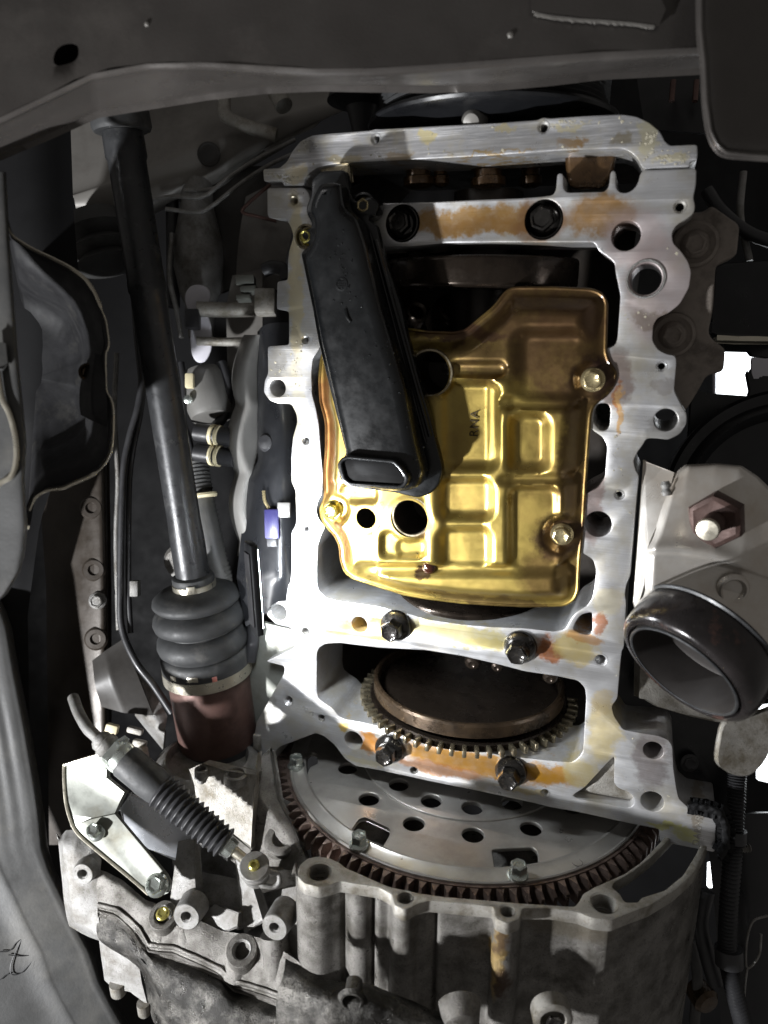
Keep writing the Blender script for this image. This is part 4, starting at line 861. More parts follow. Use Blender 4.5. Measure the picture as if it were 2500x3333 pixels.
# ---- shift cable
sc_ = thing('shift_cable', atw(500, 2570, 2330), 'black ribbed shift cable boot running down to a lever pin', 'cable')
path = catmull([atw(u, v, w) for u, v, w in ((238, 2270, 2560), (256, 2320, 2500), (285, 2370, 2450), (312, 2396, 2420), (340, 2430, 2400))], 8)
build(MB().tube(path, 19, 14), 'cable_sheath', 'cast', sc_)
ps, pe = atw(318, 2402, 2412), atw(785, 2788, 2330); ad = (pe - ps) / np.linalg.norm(pe - ps); Lc = np.linalg.norm(pe - ps)
def along(t0, t1, prof, name, m, n=30): build(MB().lathe(ps, ad, [(r, t0 * Lc + (t1 - t0) * Lc * t) for r, t in prof], n), name, m, sc_, sharp=40)
along(0.0, .10, [(26, 0), (34, .2), (34, .45), (40, .5), (40, .8), (30, 1)], 'ferrule', 'cast')
build(MB().prism(ps + ad * Lc * .105, ad, 58, 26, 6, 5, .3, 2), 'lock_nut', 'zinc', sc_)
along(.145, .2, [(50, 0), (52, .4), (50, 1)], 'nut_collar', 'zinc')
along(.19, .46, [(50, 0), (54, .05), (54, .5), (56, .6), (52, .9), (48, 1)], 'cable_sleeve', 'rubber')
pr = []; nrib = 13
for k in range(nrib):
    a = k / nrib; R0 = 55 - 8 * a
    pr += [(R0 - 8 - 3 * a, a), (R0 - 4, a + .014), (R0 + 2, a + .034), (R0 + 2, a + .046), (R0 - 6, a + .066)]
along(.44, .90, pr + [(30, 1)], 'ribbed_boot', 'hose')
build(MB().prism(ps + ad * Lc * .895, ad, 30, 34, 6, 4, .1, 2), 'rod_nut', 'zinc', sc_)
along(.94, 1.02, [(16, 0), (16, 1)], 'rod_end', 'clamp')
# ---- lever eye
le = thing('selector_lever', atw(838, 2850, 2330), 'round lever eye with a yellow pin at the end of the shift cable', 'lever')
ea = cv(.02, -.72, -.7); ec = atw(836, 2850, 2338)
build(MB().lathe(ec, ea, [(36, -10), (40, 0), (34, 14), (34, 26), (44, 34), (44, 46), (34, 52), (34, 66), (46, 72), (46, 78), (43, 81), (6, 81)], 34), 'eye_bush', 'cast', le, sharp=30)
build(MB().lathe(ec + ea * 81, ea, [(17, 0), (17, 9), (12, 13), (8, 13), (7, 5), (2, 5)], 22), 'pin', 'yellowzinc', le)
ring = catmull([atw(*p) for p in [(842, 2838, 2316), (880, 2838, 2316), (906, 2846, 2318), (908, 2872, 2318), (890, 2886, 2316), (862, 2884, 2312), (845, 2878, 2312)]], 6)
build(MB().tube(ring, 8, 10), 'spring_clip', 'cast', le)
build(MB().sheet([atw(*p) for p in [(850, 2832, 2360), (960, 2840, 2400), (975, 2880, 2400), (860, 2900, 2360)]], 30), 'lever_arm', 'grime2', le, bevel=6)

# ---- drive shaft
ds = thing('drive_shaft', atw(627, 1870, 2680), 'long satin black drive shaft with ribbed boot and brown joint cup', 'drive shaft')
sp_ = [(388, 360, 2245), (395, 400, 2260), (432, 600, 2320), (478, 940, 2430), (538, 1300, 2530), (589, 1600, 2610), (632, 1900, 2690)]
p0, p1 = atw(391, 380, 2252), atw(632, 1900, 2690); dx = (p1 - p0) / np.linalg.norm(p1 - p0); Ls = np.linalg.norm(p1 - p0)
def T(v):   # distance along the shaft at image height v
    q = [proj(p0 + dx * t)[1] for t in (0, Ls)]
    lo, hi = -Ls * .2, Ls * 2
    for _ in range(40):
        mid = (lo + hi) / 2
        if proj(p0 + dx * mid)[1] < v: lo = mid
        else: hi = mid
    return lo
def dsl(prof, name, m, n=48, sharp=35):
    return build(MB().lathe(p0, dx, [(r, T(v)) for r, v in prof], n), name, m, ds, sharp=sharp)
dsl([(60, 330), (78, 345), (88, 352), (90, 414), (86, 425), (84, 428), (64, 428)], 'outer_collar', 'rubber')
dsl([(58, 425), (62, 430), (63, 512), (58, 526), (58.5, 700), (59, 905), (61, 925), (61, 948), (57, 956), (57, 1200), (58, 1700), (61, 1760), (61, 1880)], 'shaft', 'shaft')
dsl([(62, 1868), (74, 1874), (76, 1880), (76, 1890), (74, 1893)], 'boot_neck', 'rubber')
dsl([(76, 1893), (78, 1894), (78, 1922), (76, 1924), (70, 1924)], 'small_clamp', 'clamp')
c0 = p0 + dx * (T(1908)); 
build(MB().box(c0 + cv(.1, .1, -1) * 80, cv(1, -.05, .1), cv(0, 1, .3), cv(0, .1, -1), 14, 14, 5), 'clamp_buckle', 'clamp', ds, bevel=2)
boot = [(74, 1908), (86, 1912), (116, 1918), (142, 1927), (157, 1938), (160, 1950), (150, 1961), (124, 1967), (122, 1971), (146, 1978), (164, 1992), (169, 2008), (164, 2024), (146, 2034), (130, 2038), (130, 2043), (150, 2050), (164, 2064), (168, 2082), (163, 2098), (150, 2106), (148, 2110), (158, 2114), (164, 2124), (165, 2178), (158, 2180)]
dsl(boot, 'ribbed_boot', 'rubber', 64, 60)
dsl([(162, 2156), (166, 2157), (166, 2190), (162, 2192), (140, 2192)], 'large_clamp', 'clamp', 64)
c1 = p0 + dx * T(2181)
for k, (off, l) in enumerate(((-14, 40), (62, 18), (-90, 30))):
    d1 = cv(1, 0, 0); q = c1 + cv(.0 + off * .005, .2, -1) * 168
    q = c1 + (cv(off / 170, 0, -math.sqrt(max(.01, 1 - (off / 170) ** 2)))) * 168
    tdir = np.cross(dx, q - c1); tdir /= np.linalg.norm(tdir)
    build(MB().box(q, tdir, dx, (q - c1) / np.linalg.norm(q - c1), l * .5, 10, 4), 'clamp_ear', 'clamp' if k != 1 else 'pink', ds, bevel=2)
dsl([(150, 2190), (151, 2196), (151, 2392), (147, 2404), (120, 2406)], 'joint_cup', 'brown', 64)
dsl([(135, 2402), (146, 2404), (150, 2416), (146, 2430), (120, 2434)], 'dust_seal', 'hose', 64)
q = p0 + dx * T(2258); qd = cv(.52, 0, -.85); build(MB().lathe(q + qd * 149.5, qd, [(11, 0), (10, 1.6), (2, 2)], 16), 'paint_dot', 'orange', ds)
# ================================================================== AROUND THE ENGINE
def solid(rows, n, sub, thick, name, m, parent=None, sharp=50):
    return build(thick_loft(MB(), loft(rows_w(rows), n, sub), thick), name, m, parent, sharp=sharp)
# ---- crossmember
cm = thing('crossmember', atw(1000, 150, 1750), 'dark painted steel crossmember spanning the top edge', 'crossmember')
W = 1720
ridge = [(-200, 480), (0, 410), (121, 350), (241, 283), (362, 243), (543, 224), (723, 228), (1000, 248), (1234, 246), (1397, 235), (1700, 212), (1900, 196), (2120, 186), (2300, 176)]
low = [(-200, 560), (0, 503), (90, 468), (181, 418), (301, 364), (422, 345), (603, 315), (784, 290), (1000, 276), (1180, 280), (1397, 283), (1700, 272), (1898, 243), (2080, 232), (2300, 224), (2330, 220)]
n_ = 15
rs = resample(ridge, n_); ls = resample(low, n_)
def rr(off, w, src=rs): return [(u, v + off, w) for u, v in src]
mid = [((a[0] + b[0]) / 2, (a[1] + b[1]) / 2) for a, b in zip(rs, ls)]
slot = roundpoly([(170, 195), (185, 155), (222, 138), (250, 142), (258, 165), (252, 195), (215, 210), (182, 216)], 22, 4)
rs2 = resample(ridge, 90)
def dent(u, v): return 3.5 * mnoise.noise(Vector((u / 170, v / 170, 3.0))) + 1.2 * mnoise.noise(Vector((u / 45, v / 45, 7.0)))
gu, gv = np.meshgrid(np.arange(-190, 2300, 40.0), np.arange(-300, 470, 40.0)); GP = np.c_[gu.ravel(), gv.ravel()]
fo = np.array([(-200., -320.)] + [(u, v - 24) for u, v in rs2] + [(2300., -320.)]); sa = np.array(slot)
GP = GP[inside(GP, fo)]; GP = GP[edge_dist(GP, fo) > 18]; GP = GP[~inside(GP, sa)]; GP = GP[edge_dist(GP, sa) > 12]
al = np.vstack([fo, sa, GP]); ed = [(i, (i + 1) % len(fo)) for i in range(len(fo))] + [(len(fo) + i, len(fo) + (i + 1) % len(sa)) for i in range(len(sa))]
v2, _e, f2, *_ = delaunay_2d_cdt([Vector(q) for q in al], ed, [], 0, 1e-4)
v2 = np.array([(q.x, q.y) for q in v2]); c2 = np.array([v2[list(f)].mean(0) for f in f2]); kp = inside(c2, fo) & ~inside(c2, sa)
mb = MB().add([atw(u, v, W + 2 + dent(u, v) * min(1, abs(v - 24 - np.interp(u, rs2[:, 0], rs2[:, 1])) / 60)) for u, v in v2], [tuple(f) for f, k in zip(f2, kp) if k])
mb.grid([[atw(u, v, W + 2 + dent(u, v)) for u, v in slot], [atw(u + 2, v + 3, W + 26) for u, v in slot]], closed_u=True)
build(mb, 'beam_face', 'sub', cm, sharp=60)
rows = [rr(-26, W + 2), rr(-22, W + 2), rr(-4, W + 12), rr(8, W + 34), [(u, v, W + 90) for u, v in mid], [(u, v - 3, W + 150) for u, v in ls], [(u, v, W + 175) for u, v in ls], [(u, v - 10, W + 260) for u, v in ls]]
xm = solid(rows, 160, 6, 14, 'beam', 'sub', cm)
build(MB().sheet([atw(u, v, W + 120) for u, v in ((60, -100), (420, -100), (420, 230), (240, 260), (60, 330))], 8), 'beam_shade_sheet', 'void', cm)  # black sheet added as the darkness of the hollow beam
ub = resample([(1740, 40), (1800, 52), (1880, 60), (1960, 64), (2050, 72), (2130, 82)], 70)
lb_ = [(u, v + 7 + 9 * abs(mnoise.noise(Vector((u / 14, v / 9, 1))))) for u, v in ub]
build(MB().sheet([atw(u, v, W - 9) for u, v in ub] + [atw(u, v, W - 8) for u, v in lb_[::-1]], 6), 'scuffed_edge', 'body', cm)
build(MB().sheet([atw(*p) for p in [(1735, -60, W - 8), (1735, 30, W - 8), (1960, 58, W - 8), (2140, 78, W - 8), (2160, 30, W - 8), (2120, -60, W - 8)]], 12), 'patch_plate', 'sub', cm, bevel=5)
for (u, v, r) in ((1662, 113, 8), (2455, 45, 12), (478, 78, 6)):
    build(MB().lathe(atw(u, v, W - 14 if u > 2200 else W + 1), cv(0, 0, -1), [(r, -10), (r, 0), (r * .7, 3), (1, 4)], 12), 'paint_chip', 'body', cm)
# ---- right bracket of the crossmember
rb = thing('subframe_bracket', atw(2400, 300, 1640), 'dark rounded subframe bracket hanging in the top right corner', 'bracket')
Wr = 1640
br = [[(2270, -200, Wr + 20), (2272, 100, Wr + 10), (2284, 200, Wr), (2290, 330, Wr), (2304, 430, Wr + 4), (2326, 482, Wr + 8), (2362, 508, Wr + 10), (2440, 516, Wr + 10), (2640, 530, Wr + 10)],
      [(2284, -200, Wr + 6), (2288, 100, Wr), (2300, 200, Wr - 8), (2306, 330, Wr - 8), (2318, 424, Wr - 8), (2338, 468, Wr - 6), (2368, 492, Wr - 6), (2440, 500, Wr - 6), (2640, 512, Wr - 6)],
      [(2330, -200, Wr + 30), (2334, 100, Wr + 24), (2345, 200, Wr + 20), (2350, 320, Wr + 20), (2358, 400, Wr + 20), (2374, 436, Wr + 22), (2394, 452, Wr + 24), (2460, 460, Wr + 24), (2640, 470, Wr + 24)],
      [(2600, -200, Wr + 60), (2600, 100, Wr + 60), (2600, 180, Wr + 50), (2600, 260, Wr + 44), (2600, 310, Wr + 44), (2605, 340, Wr + 44), (2620, 360, Wr + 44), (2640, 370, Wr + 44), (2680, 380, Wr + 44)]]
solid(br, 70, 6, 12, 'bracket_shell', 'sub', rb)
rim = catmull([atw(u, v, w + 4) for u, v, w in br[0]], 8); build(MB().tube(rim, 4, 8), 'rolled_lip', 'sub', rb)

# ---- left: pressed bracket with a rolled edge
lb = thing('pressed_bracket', atw(200, 1300, 2000), 'black pressed steel bracket with a pale rolled edge at the left', 'bracket')
E0 = [(10, 690), (18, 723), (36, 766), (75, 795), (120, 820), (180, 848), (229, 874), (275, 908), (305, 950), (322, 990), (335, 1020), (344, 1045), (353, 1110), (350, 1135), (344, 1150), (343, 1200), (346, 1270), (360, 1298), (368, 1330), (368, 1412), (358, 1478), (326, 1527), (285, 1552), (241, 1570), (205, 1586), (151, 1594), (112, 1620), (94, 1665), (86, 1722)]
cen_ = np.array([120, 1230.])
def inset(pts, k, dv=0): return [tuple(np.array(p) + (cen_ - p) * k) for p in pts]
we = 2010
r0 = [(u, v, we) for u, v in E0]; r1 = [(*q, we - 8) for q in inset(E0, .04)]; r2 = [(*q, we + 40) for q in inset(E0, .20)]; r3 = [(*q, we + 170) for q in inset(E0, .34)]; r4 = [(*q, we + 420) for q in inset(E0, .42)]; r5 = [(*q, we + 470) for q in inset(E0, .95)]
solid([r0, r1, r2, r3, r4, r5], 120, 5, 10, 'pressed_shell', 'blackmetal', lb)
build(MB().tube(catmull([atw(u, v, we) for u, v in E0], 4), [7 if (v < 1000 or v > 1540) else 3.5 for u, v in np.array(catmull([np.array(p) for p in E0], 4))], 8), 'rolled_edge', 'clamp', lb)
rg2 = cast([[(285, 1170, we + 20), (310, 1150, we), (340, 1160, we - 4)], [(262, 1250, we + 20), (300, 1240, we - 20), (345, 1260, we - 10)], [(258, 1310, we + 30), (300, 1330, we - 20), (350, 1330, we - 6)], [(262, 1350, we + 50), (300, 1370, we + 10), (350, 1390, we)]], 20, 6, 'blackmetal', 'pressed_lug', 1, 50, lb, 8)
mb = MB().lathe(atw(285, 1210, we + 10), cv(.3, 0, -1), [(26, -20), (24, 0), (18, 4), (14, -10), (3, -12)], 20); build(mb, 'rivet', 'crankbrown', lb)
# ---- left edge panel
lp = thing('wheel_arch_edge', atw(20, 1450, 1800), 'dark satin arch panel along the left picture edge', 'panel')
pe_ = [(20, 560), (30, 760), (40, 900), (60, 1171), (76, 1320), (87, 1442), (80, 1563), (90, 1714), (80, 1804), (66, 1862), (20, 1939), (-60, 1985)]
w0_ = 1800
solid([[(u, v, w0_ + 60) for u, v in pe_], [(u - 6, v, w0_ + 14) for u, v in pe_], [(u - 22, v, w0_) for u, v in pe_], [(u - 120, v, w0_ + 20) for u, v in pe_], [(u - 330, v, w0_ + 60) for u, v in pe_]], 90, 6, 10, 'arch_panel', 'liner', lp)
build(MB().tube(catmull([atw(u, v, w0_ - 4) for u, v in ((-14, 1160), (-4, 1240), (8, 1300), (28, 1340), (44, 1390), (54, 1450), (52, 1510), (36, 1550), (4, 1570), (-20, 1590))], 6), 7, 8), 'trim_lip', 'clamp', lp)
build(MB().sheet([atw(*p) for p in [(-40, 1110, w0_ - 20), (14, 1120, w0_ - 14), (20, 1180, w0_ - 14), (4, 1200, w0_ - 16), (-40, 1200, w0_ - 20)]], 8), 'trim_clip', 'liner', lp, bevel=3)
# ---- lower left liner
ll = thing('wheel_liner', atw(100, 2900, 2150), 'grey plastic wheel liner with a scrawled marker line at lower left', 'liner')
edge = [(-30, 1880), (20, 1990), (36, 2041), (60, 2186), (96, 2372), (127, 2553), (141, 2650), (152, 2758), (176, 2830), (215, 2910), (262, 3010), (310, 3100), (340, 3192), (380, 3270), (420, 3340), (450, 3420)]
wl = 2680
def lin(off, dw, rip=0):
    out = []
    for i, (u, v) in enumerate(edge): out.append((u + off, v, wl + dw - max(0, (v - 2700)) * .12 + rip * max(0, 1 - abs(v - 2400) / 450)))
    return out
rws = [lin(4, 160), lin(0, 60), lin(-12, 10)]
for k in range(1, 9): rws.append(lin(-12 - k * 22, -6 * k, 2 if k % 2 else -1))
rws += [lin(-260, -57.6), lin(-360, -85), lin(-460, -112)]
solid(rws, 110, 4, 10, 'liner_shell', 'liner', ll)
def lw(u, v):
    off = np.interp(v, [q[1] for q in edge], [q[0] for q in edge]) - u
    return wl + 10 - (off - 12) * .2727 - max(0, v - 2700) * .12 - 4
scr = [[(0, 3098), (30, 3095), (52, 3070), (72, 3055)], [(72, 3055), (58, 3085), (42, 3120), (34, 3150), (40, 3172), (70, 3166), (105, 3130), (130, 3108)], [(28, 3108), (70, 3112), (120, 3106), (152, 3108)], [(104, 3050), (112, 3075), (128, 3100)], [(0, 3190), (18, 3175), (30, 3170)]]
for c in scr:
    pts = catmull([np.array(atw(u, v, lw(u, v))) for u, v in c], 10)
    # drop the stroke onto the liner
    build(MB().tube(pts, 1.7, 6), 'marker_stroke', 'ink', ll)

# ---- gusset beside the block
gs = thing('side_gusset', atw(880, 2200, 2800), 'bent grey steel gusset against the left side of the block', 'bracket')
build(MB().sheet([at(u, v, z) for u, v, z in [(850, 2028, 60), (905, 2040, 60), (946, 2050, 60), (962, 2085, 60), (955, 2112, 60), (862, 2155, 60), (922, 2172, 60), (922, 2195, 60), (834, 2352, 60), (815, 2330, 60), (812, 2160, 60)]], 16), 'gusset_plate', 'bracket', gs, bevel=3)
build(MB().box(at(843, 2410, 10), (1, 0, 0), (0, 1, 0), (0, 0, 1), 16, 32, 20), 'locating_lug', 'castpale', gs, bevel=5)
build(MB().sheet([at(u, v, z) for u, v, z in [(812, 2160, 62), (815, 2330, 62), (834, 2352, 62), (830, 2400, 90), (800, 2360, 160), (800, 2170, 160)]], 10), 'gusset_flange', 'cast', gs, bevel=3)

# ================================================================== RIGHT SIDE
# ---- engine mount casting
em = thing('mount_casting', at(2300, 900, 160), 'brown grey mount casting beside the right block ear', 'casting')
mo_ = [(2180, 700), (2235, 690), (2290, 690), (2316, 667), (2408, 732), (2398, 832), (2330, 862), (2322, 1000), (2305, 1085), (2322, 1108), (2362, 1136), (2356, 1210), (2300, 1222), (2262, 1290), (2230, 1340), (2150, 1330), (2110, 1160), (2100, 1030), (2190, 980), (2170, 820)]
build(MB().plate(roundpoly(P2(mo_, 140), 14, 3), [], 140, 260, 8, res=2), 'mount_plate', 'mount', em)
for (u, v) in ((2263, 795), (2190, 1090)):
    build(MB().lathe(at(u, v, 140), (0, 0, -1), [(64, 0), (60, 14), (52, 18), (44, 12), (20, 10)], 34), 'bolt_seat', 'mount', em)
    place('mb', hexbolt(38, 10, 30, 16, 3), 'bolt', 'mount', em, at(u, v, 130), (0, 0, -1))
# ---- black box
bxn = thing('black_duct', atw(2430, 990, 2300), 'glossy black plastic duct at the right picture edge', 'duct')
build(MB().sheet([atw(*p) for p in [(2335, 872, 2330), (2360, 858, 2320), (2440, 850, 2300), (2560, 845, 2280), (2560, 1098, 2280), (2345, 1090, 2330), (2318, 1080, 2340), (2322, 1010, 2340)]], 200), 'duct_wall', 'darkbox', bxn, bevel=12)
build(MB().sheet([atw(*p) for p in [(2336, 1092, 2300), (2400, 1094, 2295), (2470, 1096, 2290), (2560, 1100, 2280), (2560, 1112, 2280), (2400, 1110, 2295), (2336, 1106, 2300)]], 30), 'duct_lip', 'clamp', bxn, bevel=3)
# ---- glowing panel standing in for the bright workshop background in the gap
cl = thing('workshop_glow', atw(2440, 1230, 3300), 'glowing white panel as the bright workshop background seen through the gap at right', 'lamp')
build(MB().sheet([atw(u, v, 3300) for u, v in ((2330, 1090), (2640, 1100), (2640, 1330), (2330, 1330))], 20), 'glow_panel', 'glowpanel', cl)
build(MB().tube([atw(u, v, 3290) for u, v in ((2325, 1085), (2645, 1095), (2645, 1335), (2325, 1335), (2325, 1085))], 10, 8), 'frame', 'white', cl)
cl2 = thing('edge_glow', atw(2520, 2420, 2900), 'small glowing white panels as bright background behind the grey tab at right edge', 'lamp')  # glowing sheets stand in for white background at the right edge
build(MB().sheet([atw(u, v, 2900) for u, v in ((2470, 2300), (2560, 2290), (2560, 2560), (2470, 2540))], 20), 'glow_panel', 'glowpanel', cl2)
build(MB().sheet([atw(u, v, 2890) for u, v in ((2310, 2815), (2334, 2808), (2336, 2890), (2308, 2890))], 20), 'glow_panel', 'glowpanel', cl2)
# parts framing the gap
fg = thing('gap_bracket', atw(2440, 1300, 2550), 'dark notched bracket below the white glow at right', 'bracket')
build(MB().sheet([atw(*p) for p in [(2255, 1285, 2560), (2280, 1275, 2560), (2300, 1282, 2560), (2440, 1292, 2560), (2446, 1270, 2560), (2436, 1216, 2560), (2441, 1206, 2560), (2452, 1236, 2560), (2480, 1234, 2560), (2484, 1226, 2560), (2600, 1232, 2560), (2600, 1500, 2560), (2240, 1500, 2560), (2250, 1380, 2560)]], 20), 'notched_plate', 'darkbox', fg, bevel=3)
build(MB().sheet([atw(*p) for p in [(2440, 1140, 2400), (2452, 1154, 2400), (2500, 1160, 2400), (2600, 1152, 2400), (2600, 1080, 2400), (2350, 1080, 2400), (2362, 1138, 2400)]], 20), 'upper_notch', 'darkbox', fg, bevel=3)
build(MB().sheet([atw(*p) for p in [(2450, 1165, 2900), (2600, 1160, 2900), (2600, 1236, 2900), (2450, 1230, 2900)]], 12), 'white_panel', 'white', fg, bevel=3)
# ---- big round pulley
pu = thing('fan_pulley', atw(2560, 1660, 2350), 'large glossy black ring behind the silver shield at right', 'pulley')
ca = cv(-.25, -.1, -1); cc = atw(2585, 1660, 2330)
build(MB().lathe(cc, ca, [(395, -60), (392, 0), (380, 12), (366, 0), (350, -4), (338, 10), (322, 14), (312, 0), (300, -30), (20, -40)], 90), 'pulley_rim', 'darkbox', pu, sharp=40)
# ---- heat shield
hs = thing('heat_shield', atw(2300, 1750, 2020), 'silver pressed heat shield with a long rusty hex stud', 'heat shield')
w = 2020
hr = [[(2196, 1556, w + 60), (2206, 1532, w + 50), (2232, 1512, w + 40), (2330, 1508, w + 20), (2414, 1516, w + 10), (2466, 1550, w + 20), (2560, 1640, w + 30)],
      [(2186, 1580, w + 40), (2204, 1552, w + 22), (2240, 1530, w + 6), (2330, 1526, w - 8), (2406, 1534, w - 12), (2454, 1566, w - 4), (2560, 1668, w)],
      [(2152, 1660, w + 40), (2175, 1655, w + 10), (2230, 1650, w), (2330, 1650, w - 12), (2420, 1660, w - 12), (2480, 1690, w), (2560, 1740, w + 10)],
      [(2128, 1745, w + 40), (2150, 1742, w + 8), (2220, 1742, w), (2330, 1752, w - 12), (2420, 1780, w - 12), (2490, 1810, w), (2560, 1840, w + 10)],
      [(2106, 1788, w + 36), (2130, 1786, w - 2), (2215, 1788, w - 10), (2325, 1806, w - 22), (2415, 1838, w - 22), (2490, 1866, w - 6), (2560, 1890, w)],
      [(2103, 1812, w + 40), (2128, 1812, w + 16), (2215, 1816, w + 10), (2322, 1836, w), (2412, 1868, w), (2490, 1896, w + 12), (2560, 1920, w + 16)],
      [(2102, 1860, w + 44), (2126, 1860, w + 22), (2212, 1868, w + 14), (2316, 1900, w + 8), (2410, 1946, w + 8), (2490, 1985, w + 16), (2560, 2020, w + 20)],
      [(2098, 1930, w + 50), (2120, 1915, w + 20), (2200, 1925, w + 4), (2310, 1985, w - 6), (2410, 2070, w - 6), (2490, 2160, w + 6), (2560, 2240, w + 16)],
      [(2076, 1962, w + 60), (2110, 1942, w + 10), (2190, 1948, w - 14), (2300, 2014, w - 24), (2400, 2105, w - 24), (2480, 2205, w - 10), (2530, 2290, w)]]
solid(hr, 70, 8, 8, 'shield_sheet', 'shield', hs, 60)
build(MB().lathe(atw(2388, 1922, w - 2), cv(-.1, .35, -1), [(46, -8), (40, 1), (34, 3), (29, -1), (26, -8), (25, -30), (4, -32)], 34), 'rimmed_hole', 'shield', hs)
bx_ = cv(-.58, .26, -.77)
nb0 = atw(2335, 1688, 2006)
build(MB().prism(nb0 - bx_ * 14, bx_, 76, 52, 6, 10, .15, 3), 'hex_nut', 'rust', hs)
pr = [(28, 30)]
for k in range(7): pr += [(29, 40 + k * 9), (25.5, 44 + k * 9)]
pr += [(28, 104), (26, 110), (4, 112)]
build(MB().lathe(nb0, bx_, pr, 28), 'stud', 'rust', hs)
build(MB().lathe(nb0 + bx_ * 104, bx_, [(29, -4), (30, 3), (27, 11), (4, 13)], 28), 'stud_tip', 'clamp', hs)
build(MB().sheet([atw(*p) for p in [(2096, 1500, 2120), (2190, 1540, 2080), (2170, 1640, 2080), (2110, 1780, 2080), (2100, 1900, 2080), (2070, 1990, 2090), (2062, 1960, 2120)]], 12), 'side_strip', 'shield', hs, bevel=3)
build(MB().lathe(atw(2168, 1590, 2040), cv(.1, 1, 0), [(10, -20), (14, -10), (10, 0), (14, 10), (10, 20)], 14), 'spring_pin', 'cast', hs)
# ---- exhaust pipe mouth
ep = thing('exhaust_pipe', atw(2230, 2180, 1990), 'open exhaust pipe mouth with a burnt glossy black collar', 'exhaust pipe')
pa = cv(-.707, .636, -.312); pc = atw(2221, 2183, 1985)
build(MB().lathe(pc, pa, [(182, -128), (192, -120), (197, -108), (198, -50), (196, -20), (190, -6), (178, 3), (168, 3), (165, -4), (163, -20)], 72, caps=False), 'collar', 'collar', ep, sharp=50)
build(MB().lathe(pc, pa, [(160, -24), (160, 0), (158, 5), (154, 5), (151, 0), (150, -118), (140, -124), (10, -126)], 72, caps=False), 'inner_pipe', 'pipein', ep)
build(MB().lathe(pc, pa, [(196, -126), (203, -122), (204, -116), (198, -112)], 72, caps=False), 'crimp_ring', 'shaft', ep)
build(MB().lathe(pc, pa, [(152, 5), (156, 7), (160, 5), (160, 1)], 72, caps=False), 'pipe_lip', 'shaft', ep)
# ---- grey casting and tab under the pipe
gc = thing('pipe_hanger', atw(2240, 2280, 2080), 'grey cast hanger below the pipe mouth', 'hanger')
build(MB().sheet([atw(*p) for p in [(2083, 2150, 2330), (2110, 2190, 2330), (2180, 2262, 2320), (2260, 2312, 2320), (2340, 2335, 2310), (2400, 2330, 2310), (2385, 2356, 2310), (2330, 2350, 2310), (2240, 2330, 2310), (2142, 2302, 2320), (2100, 2277, 2330), (2083, 2272, 2330)]], 60), 'hanger_body', 'castpale', gc, bevel=10)
gt = thing('rounded_tab', atw(2420, 2430, 1990), 'pale grey rounded metal tab below the exhaust collar', 'tab')
build(MB().sheet([atw(u, v, 2000) for u, v in roundpoly([(2362, 2350), (2420, 2348), (2500, 2318), (2540, 2300), (2520, 2400), (2484, 2480), (2440, 2522), (2390, 2520), (2345, 2495), (2342, 2460)], 36, 5)], 26), 'tab_plate', 'castpale', gt, bevel=7)
# ---- dark cover below
dc = thing('dark_cover', at(2280, 2450, 120), 'black plastic cover with one screw right of the block foot', 'cover')
build(MB().sheet([atw(*p) for p in [(2010, 2270, 2450), (2030, 2100, 2440), (2090, 2140, 2440), (2200, 2310, 2420), (2350, 2350, 2400), (2372, 2470, 2400), (2392, 2640, 2410), (2400, 2760, 2420), (2230, 2700, 2450), (2150, 2560, 2450), (2100, 2420, 2450)]], 40), 'cover_shell', 'darkbox', dc, bevel=8)
place('dcs', hexbolt(30, 4, 22, 6, 2), 'screw', 'hose', dc, atw(2244, 2483, 2405), cv(0, .1, -1))
# dirty foam beside the foot
ff_ = [[(2240, 2632), (2290, 2640), (2334, 2652), (2350, 2690), (2352, 2740), (2332, 2772)], [(2250, 2612), (2300, 2618), (2352, 2636), (2376, 2690), (2374, 2760), (2350, 2800)]]
rows = [[at(u, v, 20) for u, v in ff_[0]], [at(u, v, -20) for u, v in ff_[0]], [at(u, v, -10) for u, v in ff_[1]], [at(u, v, 60) for u, v in ff_[1]]]
L_ = np.array(loft(rows, 110, 8)); L_ += np.array([[[mnoise.noise(Vector(p / 13)) * 3, mnoise.noise(Vector(p / 12 + np.array([9, 2, 4]))) * 3, mnoise.noise(Vector(p / 12)) * 4] for p in r] for r in L_])
tag(build(thick_loft(MB(), [list(r) for r in L_], 14), 'foam_strip', 'void', None, sharp=30), 'crumbling black foam strip stuck along the stamped block foot', 'foam strip')
# ---- conduit and wires
cd = thing('corrugated_conduit', atw(2390, 2900, 2350), 'black corrugated wiring conduit running down the right side', 'conduit')
pth = catmull([atw(*p) for p in ((2400, 2480, 2350), (2398, 2560, 2330), (2392, 2680, 2320), (2384, 2800, 2320), (2372, 2950, 2330), (2368, 3080, 2340), (2380, 3180, 2340), (2410, 3300, 2340), (2440, 3420, 2340))], 22)
build(MB().tube(pth, [25 + (4 if (i // 1) % 2 else -3) for i in range(len(pth))], 16), 'conduit_tube', 'hose', cd, sharp=60)
build(MB().tube([atw(2372, 3085, 2340), atw(2374, 3140, 2340)], 42, 24), 'conduit_collar', 'hose', cd)
build(MB().tube([atw(2392, 2700, 2320), atw(2390, 2740, 2320)], 36, 20), 'tape_wrap', 'hose', cd)
build(MB().lathe(atw(2405, 2762, 2315), cv(1, -.05, 0), [(14, 0)] + [(14 - (k % 2) * 4, k * 4) for k in range(1, 10)], 14), 'clip_pin', 'cast', cd)
